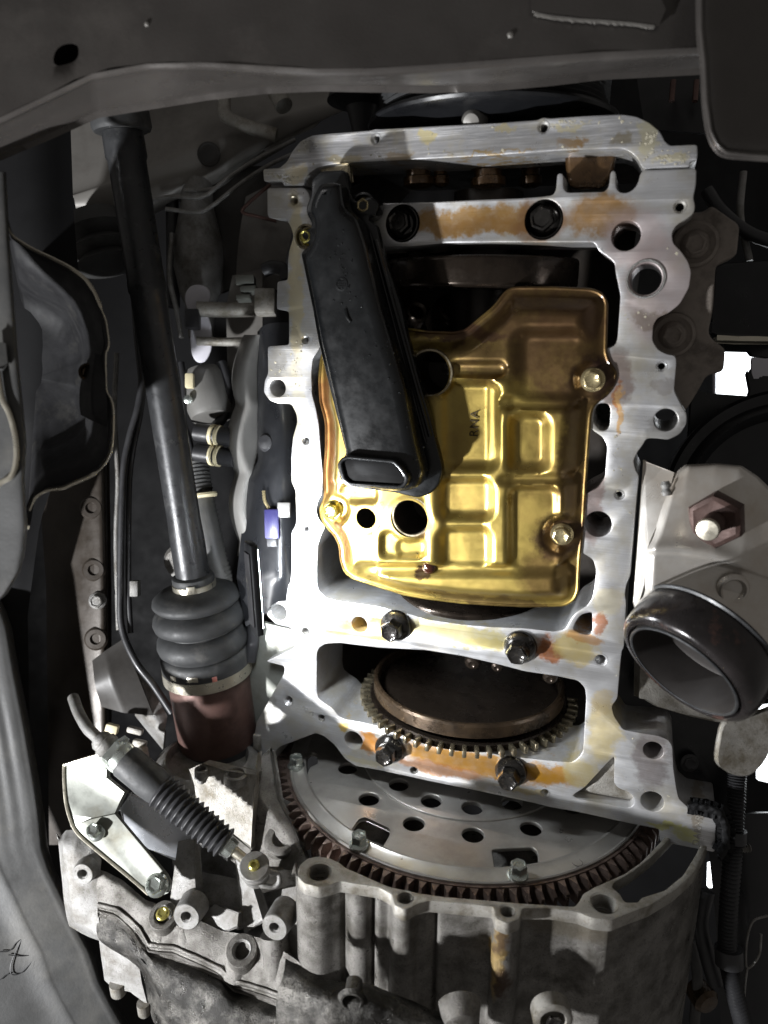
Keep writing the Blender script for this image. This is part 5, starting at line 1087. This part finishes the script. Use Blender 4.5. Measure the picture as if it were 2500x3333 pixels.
for k, (pts, m, r, lab) in enumerate((([(2500, 2980, 2350), (2450, 3000, 2350), (2430, 3070, 2350), (2432, 3150, 2350), (2470, 3110, 2350), (2478, 3040, 2350)], 'cast', 4, 'thin grey wire looping at the lower right edge'),
                                      ([(2432, 3150, 2352), (2424, 3220, 2350), (2420, 3330, 2350), (2418, 3420, 2350)], 'cast', 4, 'thin grey wire hanging straight beside the conduit'),
                                      ([(2300, 2900, 2450), (2280, 3000, 2440), (2300, 3100, 2430), (2330, 3200, 2430)], 'hose', 26, 'slack black hose left of the corrugated conduit'))):
    tag(build(MB().tube(catmull([atw(*p) for p in pts], 8), r, 12), 'loose_wire' if r < 10 else 'rubber_hose', m), lab, 'wire' if r < 10 else 'hose')
# ---- pulley above the timing cover
cp = thing('crank_pulley', (CX, -1420, CZ), 'black crank pulley with ribbed belt face behind the timing cover', 'pulley')
yc = at(1560, 330, 60)[1]
prof = [(60, -40), (280, -40), (330, -36)]
build(MB().lathe((CX, yc, CZ), (0, 1, 0), [(60, 0), (330, -6), (372, -4), (384, 2), (388, 10), (384, 18), (362, 24), (320, 26), (300, 40), (90, 44)], 90), 'pulley_disc', 'darkbox', cp, sharp=40)
pr = [(350, -2)]
for k in range(14): pr += [(352, -6 - k * 14), (344, -13 - k * 14)]
build(MB().lathe((CX, yc, CZ), (0, 1, 0), pr, 90), 'belt_face', 'rubber', cp)
build(MB().lathe((CX + 10, yc + 60, CZ - 300), (0, .4, -1), [(34, -60), (30, 0), (22, 12), (3, 14)], 24), 'dirt_spot', 'body', cp)
# ================================================================== BEHIND, LEFT
def tubew(pts, r, name, m, lab=None, cat=None, n=14, parent=None, k=8, group=None):
    o = build(MB().tube(catmull([atw(*p) for p in pts], k), r, n), name, m, parent)
    if lab: tag(o, lab, cat, group)
    return o
# inner body: closes the view upward
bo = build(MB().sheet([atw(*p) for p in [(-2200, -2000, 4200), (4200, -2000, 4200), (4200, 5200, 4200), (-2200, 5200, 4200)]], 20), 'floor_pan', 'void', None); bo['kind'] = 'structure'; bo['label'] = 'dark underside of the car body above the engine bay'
# frame rail, top left
fr = thing('frame_rail', atw(650, 520, 2900), 'grey painted frame rail crossing behind the shaft at upper left', 'rail')
solid([[(230, 330, 2960), (420, 360, 2960), (620, 330, 2960), (800, 260, 2980), (1250, 200, 3050)], [(230, 600, 2900), (430, 540, 2900), (640, 440, 2900), (860, 370, 2920), (1250, 260, 2980)], [(240, 640, 2880), (440, 585, 2880), (660, 490, 2880), (880, 405, 2900), (1250, 300, 2960)], [(250, 690, 2920), (450, 690, 2920), (560, 640, 2920), (720, 570, 2940), (900, 460, 2960)], [(260, 720, 3050), (450, 720, 3050), (560, 670, 3050), (720, 600, 3050), (930, 480, 3050)]], 60, 8, 12, 'rail_shell', 'body', fr)
build(MB().lathe(atw(680, 502, 2876), cv(0, .3, -1), [(46, 0), (40, 2), (30, -2), (3, -3)], 20), 'slot_rim', 'bodydk', fr)
tubew([(730, 296, 2850), (730, 360, 2840), (745, 385, 2830), (800, 410, 2830), (900, 440, 2840)], 26, 'bent_strap', 'castpale', 'pale bent metal strap on the rail at upper left', 'strap')
build(MB().tube([atw(888, 280, 2820), atw(925, 345, 2790)], 34, 20), 'stub_end', 'castpale', fr)
tag(build(MB().sheet([atw(*p) for p in [(930, 270, 2960), (1200, 270, 2960), (1190, 330, 2950), (1080, 360, 2950), (1000, 380, 2950), (940, 350, 2950)]], 14), 'bulkhead_patch', 'body', None, bevel=4), 'grey bulkhead sheet left of the crank pulley', 'panel')
tag(build(MB().lathe(atw(1180, 330, 2700), cv(0, 1, .2), [(20, -60), (110, -50), (130, 0), (60, 20), (44, 80), (30, 140)], 36), 'rubber_mount', 'hose'), 'black rubber mount beside the pulley above the cover', 'rubber mount')
# brake lines
for k, pts in enumerate(([(470, 655, 2860), (560, 640, 2850), (660, 640, 2840), (740, 580, 2840), (850, 510, 2850), (960, 455, 2880)], [(540, 680, 2850), (640, 690, 2840), (690, 670, 2830), (780, 600, 2830), (880, 535, 2840), (980, 490, 2860)], [(600, 620, 2880), (700, 612, 2870), (790, 545, 2870), (900, 480, 2890)])):
    tubew(pts, 8, 'brake_line', 'cast', ['thin metal brake line, uppermost bend below the frame rail', 'thin metal brake line, lowest bend below the frame rail', 'thin metal brake line between two others below the rail'][k], 'pipe', group='brake lines below the frame rail')
tubew([(880, 600, 2900), (810, 660, 2890), (790, 690, 2890), (840, 705, 2880), (900, 720, 2880)], 7, 'sensor_wire', 'brown', 'thin reddish wire bending left of the block corner', 'wire')
# damper body and dark panels
dp = thing('strut_cylinder', atw(640, 800, 2900), 'grey strut cylinder standing behind the shaft', 'cylinder')
build(MB().lathe(atw(640, 640, 2960), cv(.02, 1, .05), [(60, -60), (66, 0), (62, 20), (70, 60), (96, 180), (98, 280), (80, 380), (56, 440), (50, 560)], 40), 'strut_tube', 'cast', dp)
build(MB().tube([atw(560, 620, 2980), atw(565, 1000, 2980)], 26, 16), 'strut_side_rod', 'hose', dp)
tag(build(MB().lathe(atw(330, 790, 2850), cv(.3, 1, 0), [(30, -120), (110, -100), (130, -40), (96, 0), (130, 30), (96, 60), (126, 90), (60, 110)], 36), 'bump_stop', 'liner'), 'dark ribbed bump stop left behind the shaft', 'bump stop')
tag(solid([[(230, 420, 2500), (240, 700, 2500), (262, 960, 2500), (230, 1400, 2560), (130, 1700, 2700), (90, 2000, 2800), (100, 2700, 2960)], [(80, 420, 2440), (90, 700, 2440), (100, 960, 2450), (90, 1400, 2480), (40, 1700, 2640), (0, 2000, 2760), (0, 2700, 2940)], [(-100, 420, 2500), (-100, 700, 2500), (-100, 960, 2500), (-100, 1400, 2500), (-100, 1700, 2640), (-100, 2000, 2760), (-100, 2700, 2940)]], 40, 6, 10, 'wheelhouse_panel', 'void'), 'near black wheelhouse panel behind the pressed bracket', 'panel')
# rail with holes, left middle
rh = thing('side_rail', atw(270, 1900, 2900), 'dim grey body rail with bolt holes left of the shaft', 'rail')
solid([[(120, 1500, 2960), (150, 1900, 2960), (160, 2750, 2960)], [(290, 1480, 2880), (300, 1900, 2880), (305, 2750, 2900)], [(340, 1470, 2900), (348, 1900, 2900), (350, 2750, 2910)], [(346, 1470, 3050), (352, 1900, 3050), (352, 2750, 3050)]], 50, 6, 12, 'rail_shell', 'inner', rh)
for (u, v) in ((297, 1653), (305, 1855), (312, 2080)):
    build(MB().lathe(atw(u, v, 2874), cv(.1, 0, -1), [(46, -4), (38, 4), (22, 4), (18, -4), (17, -40), (2, -42)], 24), 'bolt_hole', 'inner', rh)
place('rhb', hexbolt(34, 8, 26, 22, 4), 'bolt', 'cast', rh, atw(318, 1955, 2872), cv(.1, 0, -1))
solid([[(300, 2150, 2850), (340, 2120, 2840), (400, 2080, 2850)], [(310, 2230, 2820), (360, 2210, 2800), (440, 2180, 2830)], [(330, 2300, 2850), (400, 2320, 2830), (500, 2330, 2850)]], 20, 8, 10, 'rail_foot', 'bodydk', rh)
tag(solid([[(440, 2180, 2900), (500, 2250, 2880), (545, 2330, 2870)], [(430, 2260, 2870), (480, 2330, 2850), (535, 2390, 2840)], [(440, 2330, 2900), (480, 2380, 2900), (530, 2440, 2900)]], 20, 6, 10, 'tie_plate', 'cast'), 'pale curved plate between the side rail and the joint cup', 'plate')
# vertical lines between rail and shaft
for k, (pts, r, m, lab) in enumerate((([(470, 1180, 2800), (450, 1320, 2800), (420, 1430, 2800), (400, 1560, 2800), (392, 1900, 2800), (396, 2040, 2800), (440, 2150, 2780), (500, 2230, 2780), (560, 2320, 2780)], 13, 'hose', 'black fuel hose curving down toward the joint cup'),
                                   ([(474, 1200, 2820), (456, 1350, 2820), (432, 1470, 2820), (420, 1600, 2820), (418, 1900, 2820), (425, 2060, 2820)], 11, 'hose', 'black fuel line running straight beside the shaft'),
                                   ([(425, 640, 2800), (440, 1000, 2800), (462, 1240, 2800)], 14, 'hose', 'black upright hose left of the shaft top'))):
    tubew(pts, r, 'fuel_line', m, lab, 'hose')
tag(build(MB().box(atw(440, 1915, 2790), cv(1, 0, 0), cv(0, 1, 0), cv(0, 0, 1), 16, 30, 20), 'line_clip', 'cast', None, bevel=5), 'small grey clip holding the black fuel lines', 'clip')
# white lollipop and horizontal pipes
wp = thing('white_lever', atw(660, 1000, 2760), 'white plastic link with rounded ends behind the shaft', 'link')
build(MB().plate(roundpoly([(600, 960), (618, 930), (650, 925), (682, 938), (688, 970), (670, 1010), (690, 1060), (690, 1140), (670, 1180), (640, 1182), (622, 1150), (618, 1080), (628, 1030), (606, 1000)], 20, 4), [], 0, 30, 7, lambda a, b, c: tuple(atw(a, b, 2760 + c))), 'link_body', 'white', wp)
build(MB().box(atw(628, 1040, 2730), cv(1, 0, 0), cv(0, 1, 0), cv(0, 0, 1), 26, 36, 20), 'link_clamp', 'hose', wp, bevel=6)
for k, (v, r) in enumerate(((1006, 28), (1110, 16))):
    tag(build(MB().tube([atw(640, v, 2740), atw(740, v + 3, 2760), atw(828, v, 2780)], r, 18), 'coolant_pipe', 'castpale'), ['thick pale pipe joining the white link to the block', 'thin pale pipe under the thicker one by the white link'][k], 'pipe')
tag(build(MB().sheet([atw(*p) for p in [(760, 900, 2900), (850, 880, 2900), (850, 1200, 2900), (745, 1230, 2900), (740, 1000, 2900)]], 20), 'bulkhead_plate', 'body', None, bevel=5), 'grey beige bulkhead plate behind the pale pipes', 'panel')
tag(solid([[(800, 640, 2980), (880, 600, 2960), (960, 620, 2960)], [(780, 760, 2960), (870, 730, 2920), (950, 760, 2920)], [(770, 870, 2980), (850, 860, 2940), (930, 850, 2940)], [(770, 960, 3000), (850, 950, 2990), (930, 940, 2990)]], 30, 8, 12, 'intake_runner', 'body'), 'smooth grey runner left of the upper block rail', 'duct')
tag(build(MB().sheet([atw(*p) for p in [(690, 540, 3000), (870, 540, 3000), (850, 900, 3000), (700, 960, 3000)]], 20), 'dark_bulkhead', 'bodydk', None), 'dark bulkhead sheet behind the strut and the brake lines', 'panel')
# sensor and hoses at block side
sn = thing('green_connector', atw(820, 960, 2600), 'greenish corroded connector at the left block tab', 'connector')
for (u, v, a, b) in ((800, 915, 34, 16), (812, 945, 30, 12), (795, 972, 26, 10)): build(MB().box(atw(u, v, 2640), cv(1, -.05, 0), cv(.05, 1, 0), cv(0, 0, 1), a, b, 24), 'connector_body', 'bracket', sn, bevel=6)
build(MB().tube(catmull([atw(860, 880, 2600), atw(890, 870, 2590), atw(925, 880, 2580), atw(935, 910, 2580)], 6), 24, 16), 'connector_boot', 'hose', sn)
build(MB().box(atw(865, 985, 2600), cv(1, 0, 0), cv(0, 1, 0), cv(0, 0, 1), 36, 44, 30), 'sensor_block', 'castpale', sn, bevel=6)
# scalloped cover and dark casing at left of block
vc = thing('scalloped_cover', atw(800, 1400, 2700), 'grey scalloped cover edge left of the block rail', 'cover')
out = []
for k in range(61):
    t = k / 60; v = 1090 + 720 * t; u = 795 - 60 * math.sin(t * math.pi * .9) ** .5 * (0.55 + .45 * abs(math.sin(t * math.pi * 3.2))) + 6 * t
    out.append((u, v))
solid([[(u, v, 2760) for u, v in out], [(u + 14, v, 2690) for u, v in out], [(u + 40, v, 2660) for u, v in out], [(u + 70, v, 2680) for u, v in out], [(850, v, 2720) for u, v in out]], 90, 5, 12, 'scalloped_edge', 'scalloped', vc)
ck = thing('side_casing', atw(890, 1400, 2640), 'black plastic casing hugging the left block rail', 'casing')
solid([[(838, 1080, 2700), (836, 1200, 2700), (838, 1500, 2700), (800, 1560, 2680), (790, 1700, 2680), (770, 1880, 2680), (800, 2040, 2700)], [(858, 1060, 2620), (860, 1200, 2600), (858, 1480, 2600), (850, 1570, 2600), (846, 1700, 2600), (838, 1880, 2600), (850, 2010, 2640)], [(900, 1050, 2600), (905, 1200, 2560), (925, 1400, 2560), (918, 1580, 2560), (920, 1700, 2560), (920, 1880, 2560), (900, 1960, 2600)], [(980, 1050, 2640), (980, 1200, 2640), (980, 1400, 2640), (980, 1580, 2640), (980, 1700, 2640), (980, 1880, 2640), (980, 1960, 2640)]], 70, 7, 12, 'casing_shell', 'darkbox', ck)
build(MB().lathe(atw(868, 1440, 2590), cv(-.3, 0, -1), [(40, -30), (34, 0), (24, 14), (4, 18)], 20), 'casing_bump', 'hose', ck)
build(MB().box(atw(925, 1660, 2555), cv(1, 0, 0), cv(0, 1, 0), cv(0, 0, 1), 22, 26, 14), 'casing_lug', 'scalloped', ck, bevel=4)
vi = thing('violet_connector', atw(885, 1710, 2590), 'violet plastic plug left of the overexposed rail', 'connector')
build(MB().box(atw(887, 1705, 2560), cv(1, 0, 0), cv(.03, 1, 0), cv(0, 0, 1), 26, 52, 22), 'plug_body', 'violet', vi, bevel=7)
build(MB().box(atw(887, 1765, 2566), cv(1, 0, 0), cv(.03, 1, 0), cv(0, 0, 1), 18, 16, 16), 'plug_tail', 'hose', vi, bevel=4)
build(MB().tube(catmull([atw(858, 1598, 2570), atw(862, 1630, 2562), atw(876, 1655, 2556)], 6), 6, 8), 'plug_wire', 'brass', vi)
for k, v in enumerate((1412, 1478)):
    h = thing('clamped_hose', atw(700, v, 2760), ['short black hose with a pale clamp, upper of the pair', 'short black hose with a pale clamp, lower of the pair'][k], 'hose', 'clamped hoses behind the shaft')
    a_, b_ = atw(640, v - 6, 2780), atw(770, v + 16, 2740)
    build(MB().tube([a_ + (b_ - a_) * t for t in np.linspace(0, 1, 8)], 34, 22), 'hose_body', 'hose', h)
    for t in (.42, .56): build(MB().lathe(a_ + (b_ - a_) * t, b_ - a_, [(36, -7), (40, -6), (40, 6), (36, 7)], 26), 'hose_clamp', 'cream', h)
hc = thing('black_canister', atw(670, 1280, 2850), 'dark round canister behind the middle of the shaft', 'canister')
build(MB().lathe(atw(680, 1290, 2880), cv(.2, 1, -.2), [(30, -110), (80, -100), (92, -70), (92, 60), (80, 90), (30, 100)], 36), 'canister_body', 'scalloped', hc)
build(MB().box(atw(618, 1240, 2780), cv(1, 0, 0), cv(0, 1, 0), cv(0, 0, 1), 16, 28, 14), 'cream_clip', 'cream', hc, bevel=5)
build(MB().lathe(atw(612, 1300, 2780), cv(0, .2, -1), [(18, -10), (16, 4), (6, 8)], 14), 'canister_bolt', 'zinc', hc)
gh = thing('ribbed_hose', atw(690, 1700, 2800), 'dark ribbed hose descending behind the shaft end', 'hose')
pth = catmull([atw(*p) for p in ((640, 1500, 2860), (655, 1600, 2850), (680, 1720, 2840), (710, 1850, 2840), (760, 1960, 2840))], 16)
build(MB().tube(pth, [44 + (3 if i % 2 else -2) for i in range(len(pth))], 18), 'hose_body', 'liner', gh, sharp=60)
build(MB().lathe(atw(665, 1612, 2800), cv(.15, 1, 0), [(46, -8), (50, 0), (46, 8)], 26), 'cream_band', 'cream', gh)
tag(build(MB().lathe(atw(600, 1830, 2900), cv(0, .4, -1), [(60, -30), (80, 0), (70, 20), (20, 24)], 30), 'round_plug', 'cast'), 'round grey plug behind the lower shaft end', 'plug')
tag(build(MB().tube(catmull([atw(790, 1940, 2760), atw(815, 2000, 2740), atw(825, 2070, 2740), atw(815, 2150, 2760)], 6), 22, 14), 'black_bracket_arm', 'hose'), 'black bracket arm between the boot and the block ear', 'bracket')
# pale clips left of the collar
for k, (u, v, a, b, lab) in enumerate(((365, 2372, 24, 18, 'small cream plastic tab behind the shift cable end'), (440, 2378, 30, 12, 'small slanted pale clip beside the cream tab'), (455, 2420, 26, 14, 'pale round edged pad in front of the output collar'))):
    tag(build(MB().box(atw(u, v, 2760), cv(1, .25, 0), cv(-.25, 1, 0), cv(0, 0, 1), a, b, 14), 'plastic_tab', 'cream' if k == 0 else 'castpale', None, bevel=8), lab, 'clip')
tag(build(MB().tube([atw(455, 2440, 2740), atw(470, 2520, 2700)], 30, 18), 'pad_stem', 'castpale'), 'short pale post standing below the round edged pad', 'post')
# dark structure behind gearbox right
tag(solid([[(2300, 2700, 2700), (2330, 3000, 2700), (2350, 3400, 2700)], [(2440, 2650, 2600), (2460, 3000, 2600), (2480, 3400, 2600)], [(2620, 2650, 2650), (2620, 3000, 2650), (2620, 3400, 2650)]], 30, 6, 12, 'inner_fender', 'darkbox'), 'black inner fender behind the corrugated conduit', 'panel')
tag(build(MB().lathe(atw(2300, 3260, 2520), cv(.3, .3, -1), [(40, -60), (46, 0), (34, 14), (4, 16)], 26), 'knurled_fitting', 'crankbrown'), 'dull brown fitting at the bottom right', 'fitting')
tag(solid([[(2060, 150, 2500), (2200, 150, 2450), (2400, 150, 2400)], [(2080, 300, 2500), (2200, 290, 2450), (2400, 280, 2400)], [(2100, 420, 2500), (2240, 430, 2450), (2420, 440, 2400)]], 20, 8, 12, 'splash_shield', 'darkbox'), 'black splash shield between the cover corner and the bracket', 'shield')
for k, u in enumerate((2192, 2268)):
    tag(build(MB().tube([atw(u, 262, 2380), atw(u - 6, 330, 2380)], 9, 12), 'copper_terminal', 'brown'), ['copper coloured terminal, left one of two above the cover corner', 'copper coloured terminal, right one of two above the cover corner'][k], 'terminal')

# ---- LED bar lamp clipped under the left rail, facing up into the engine
il = thing('inspection_lamp', (-300, 200, -330), 'slim black bar lamp seen from behind at the glaring left rail', 'lamp')
ln = np.array([.62, -.05, .78]); ln /= np.linalg.norm(ln); ly = np.array([0, 1., .06]); ly -= ln * np.dot(ly, ln); ly /= np.linalg.norm(ly); lx = np.cross(ly, ln)
lc = np.array([-300., 190, -330])
build(MB().box(lc, lx, ly, ln, 30, 150, 12), 'lamp_housing', 'darkbox', il, bevel=6)
build(MB().box(lc + ln * 13, lx, ly, ln, 18, 130, 1.5), 'led_strip', 'led', il)
build(MB().box(lc - ln * 14, lx, ly, ln, 20, 120, 3), 'housing_rib', 'hose', il, bevel=2)

for k, (pts, r, m, nm, lab, ct) in enumerate((
    ([(590, 1180, 2840), (600, 1260, 2830), (596, 1360, 2830), (620, 1450, 2830), (630, 1540, 2830)], 12, 'hose', 'wiring_loom', 'thin black wiring loom hugging the right side of the shaft', 'wiring'),
    ([(720, 1180, 2860), (742, 1250, 2850), (735, 1340, 2850), (700, 1390, 2850)], 20, 'hose', 'vacuum_hose', 'bent black vacuum hose above the clamped hoses', 'hose'),
    ([(560, 760, 2900), (552, 900, 2890), (575, 1010, 2880), (590, 1100, 2880)], 10, 'cast', 'clutch_line', 'thin metal line dropping beside the white link', 'pipe'),
    ([(380, 1150, 2900), (372, 1350, 2900), (384, 1560, 2900), (378, 1760, 2900), (386, 2050, 2900)], 10, 'cast', 'fuel_line', 'thin bare metal line left of the black fuel lines', 'pipe'),
    ([(830, 1860, 2720), (800, 1910, 2700), (812, 1980, 2700), (845, 2030, 2700)], 14, 'hose', 'breather_hose', 'short black breather hose beside the bar lamp', 'hose'),
    ([(2300, 620, 2500), (2350, 690, 2480), (2440, 760, 2460), (2560, 800, 2460)], 22, 'hose', 'radiator_hose', 'black hose passing right of the mount casting', 'hose'),
    ([(2420, 560, 2500), (2410, 700, 2500), (2440, 850, 2480)], 12, 'cast', 'engine_harness', 'thin grey cable rising above the glossy duct', 'cable'),
    ([(2250, 3060, 2560), (2270, 3180, 2540), (2260, 3330, 2540)], 18, 'liner', 'hydraulic_hose', 'grey hose beside the transmission flank at lower right', 'hose'))):
    tubew(pts, r, nm, m, lab, ct)
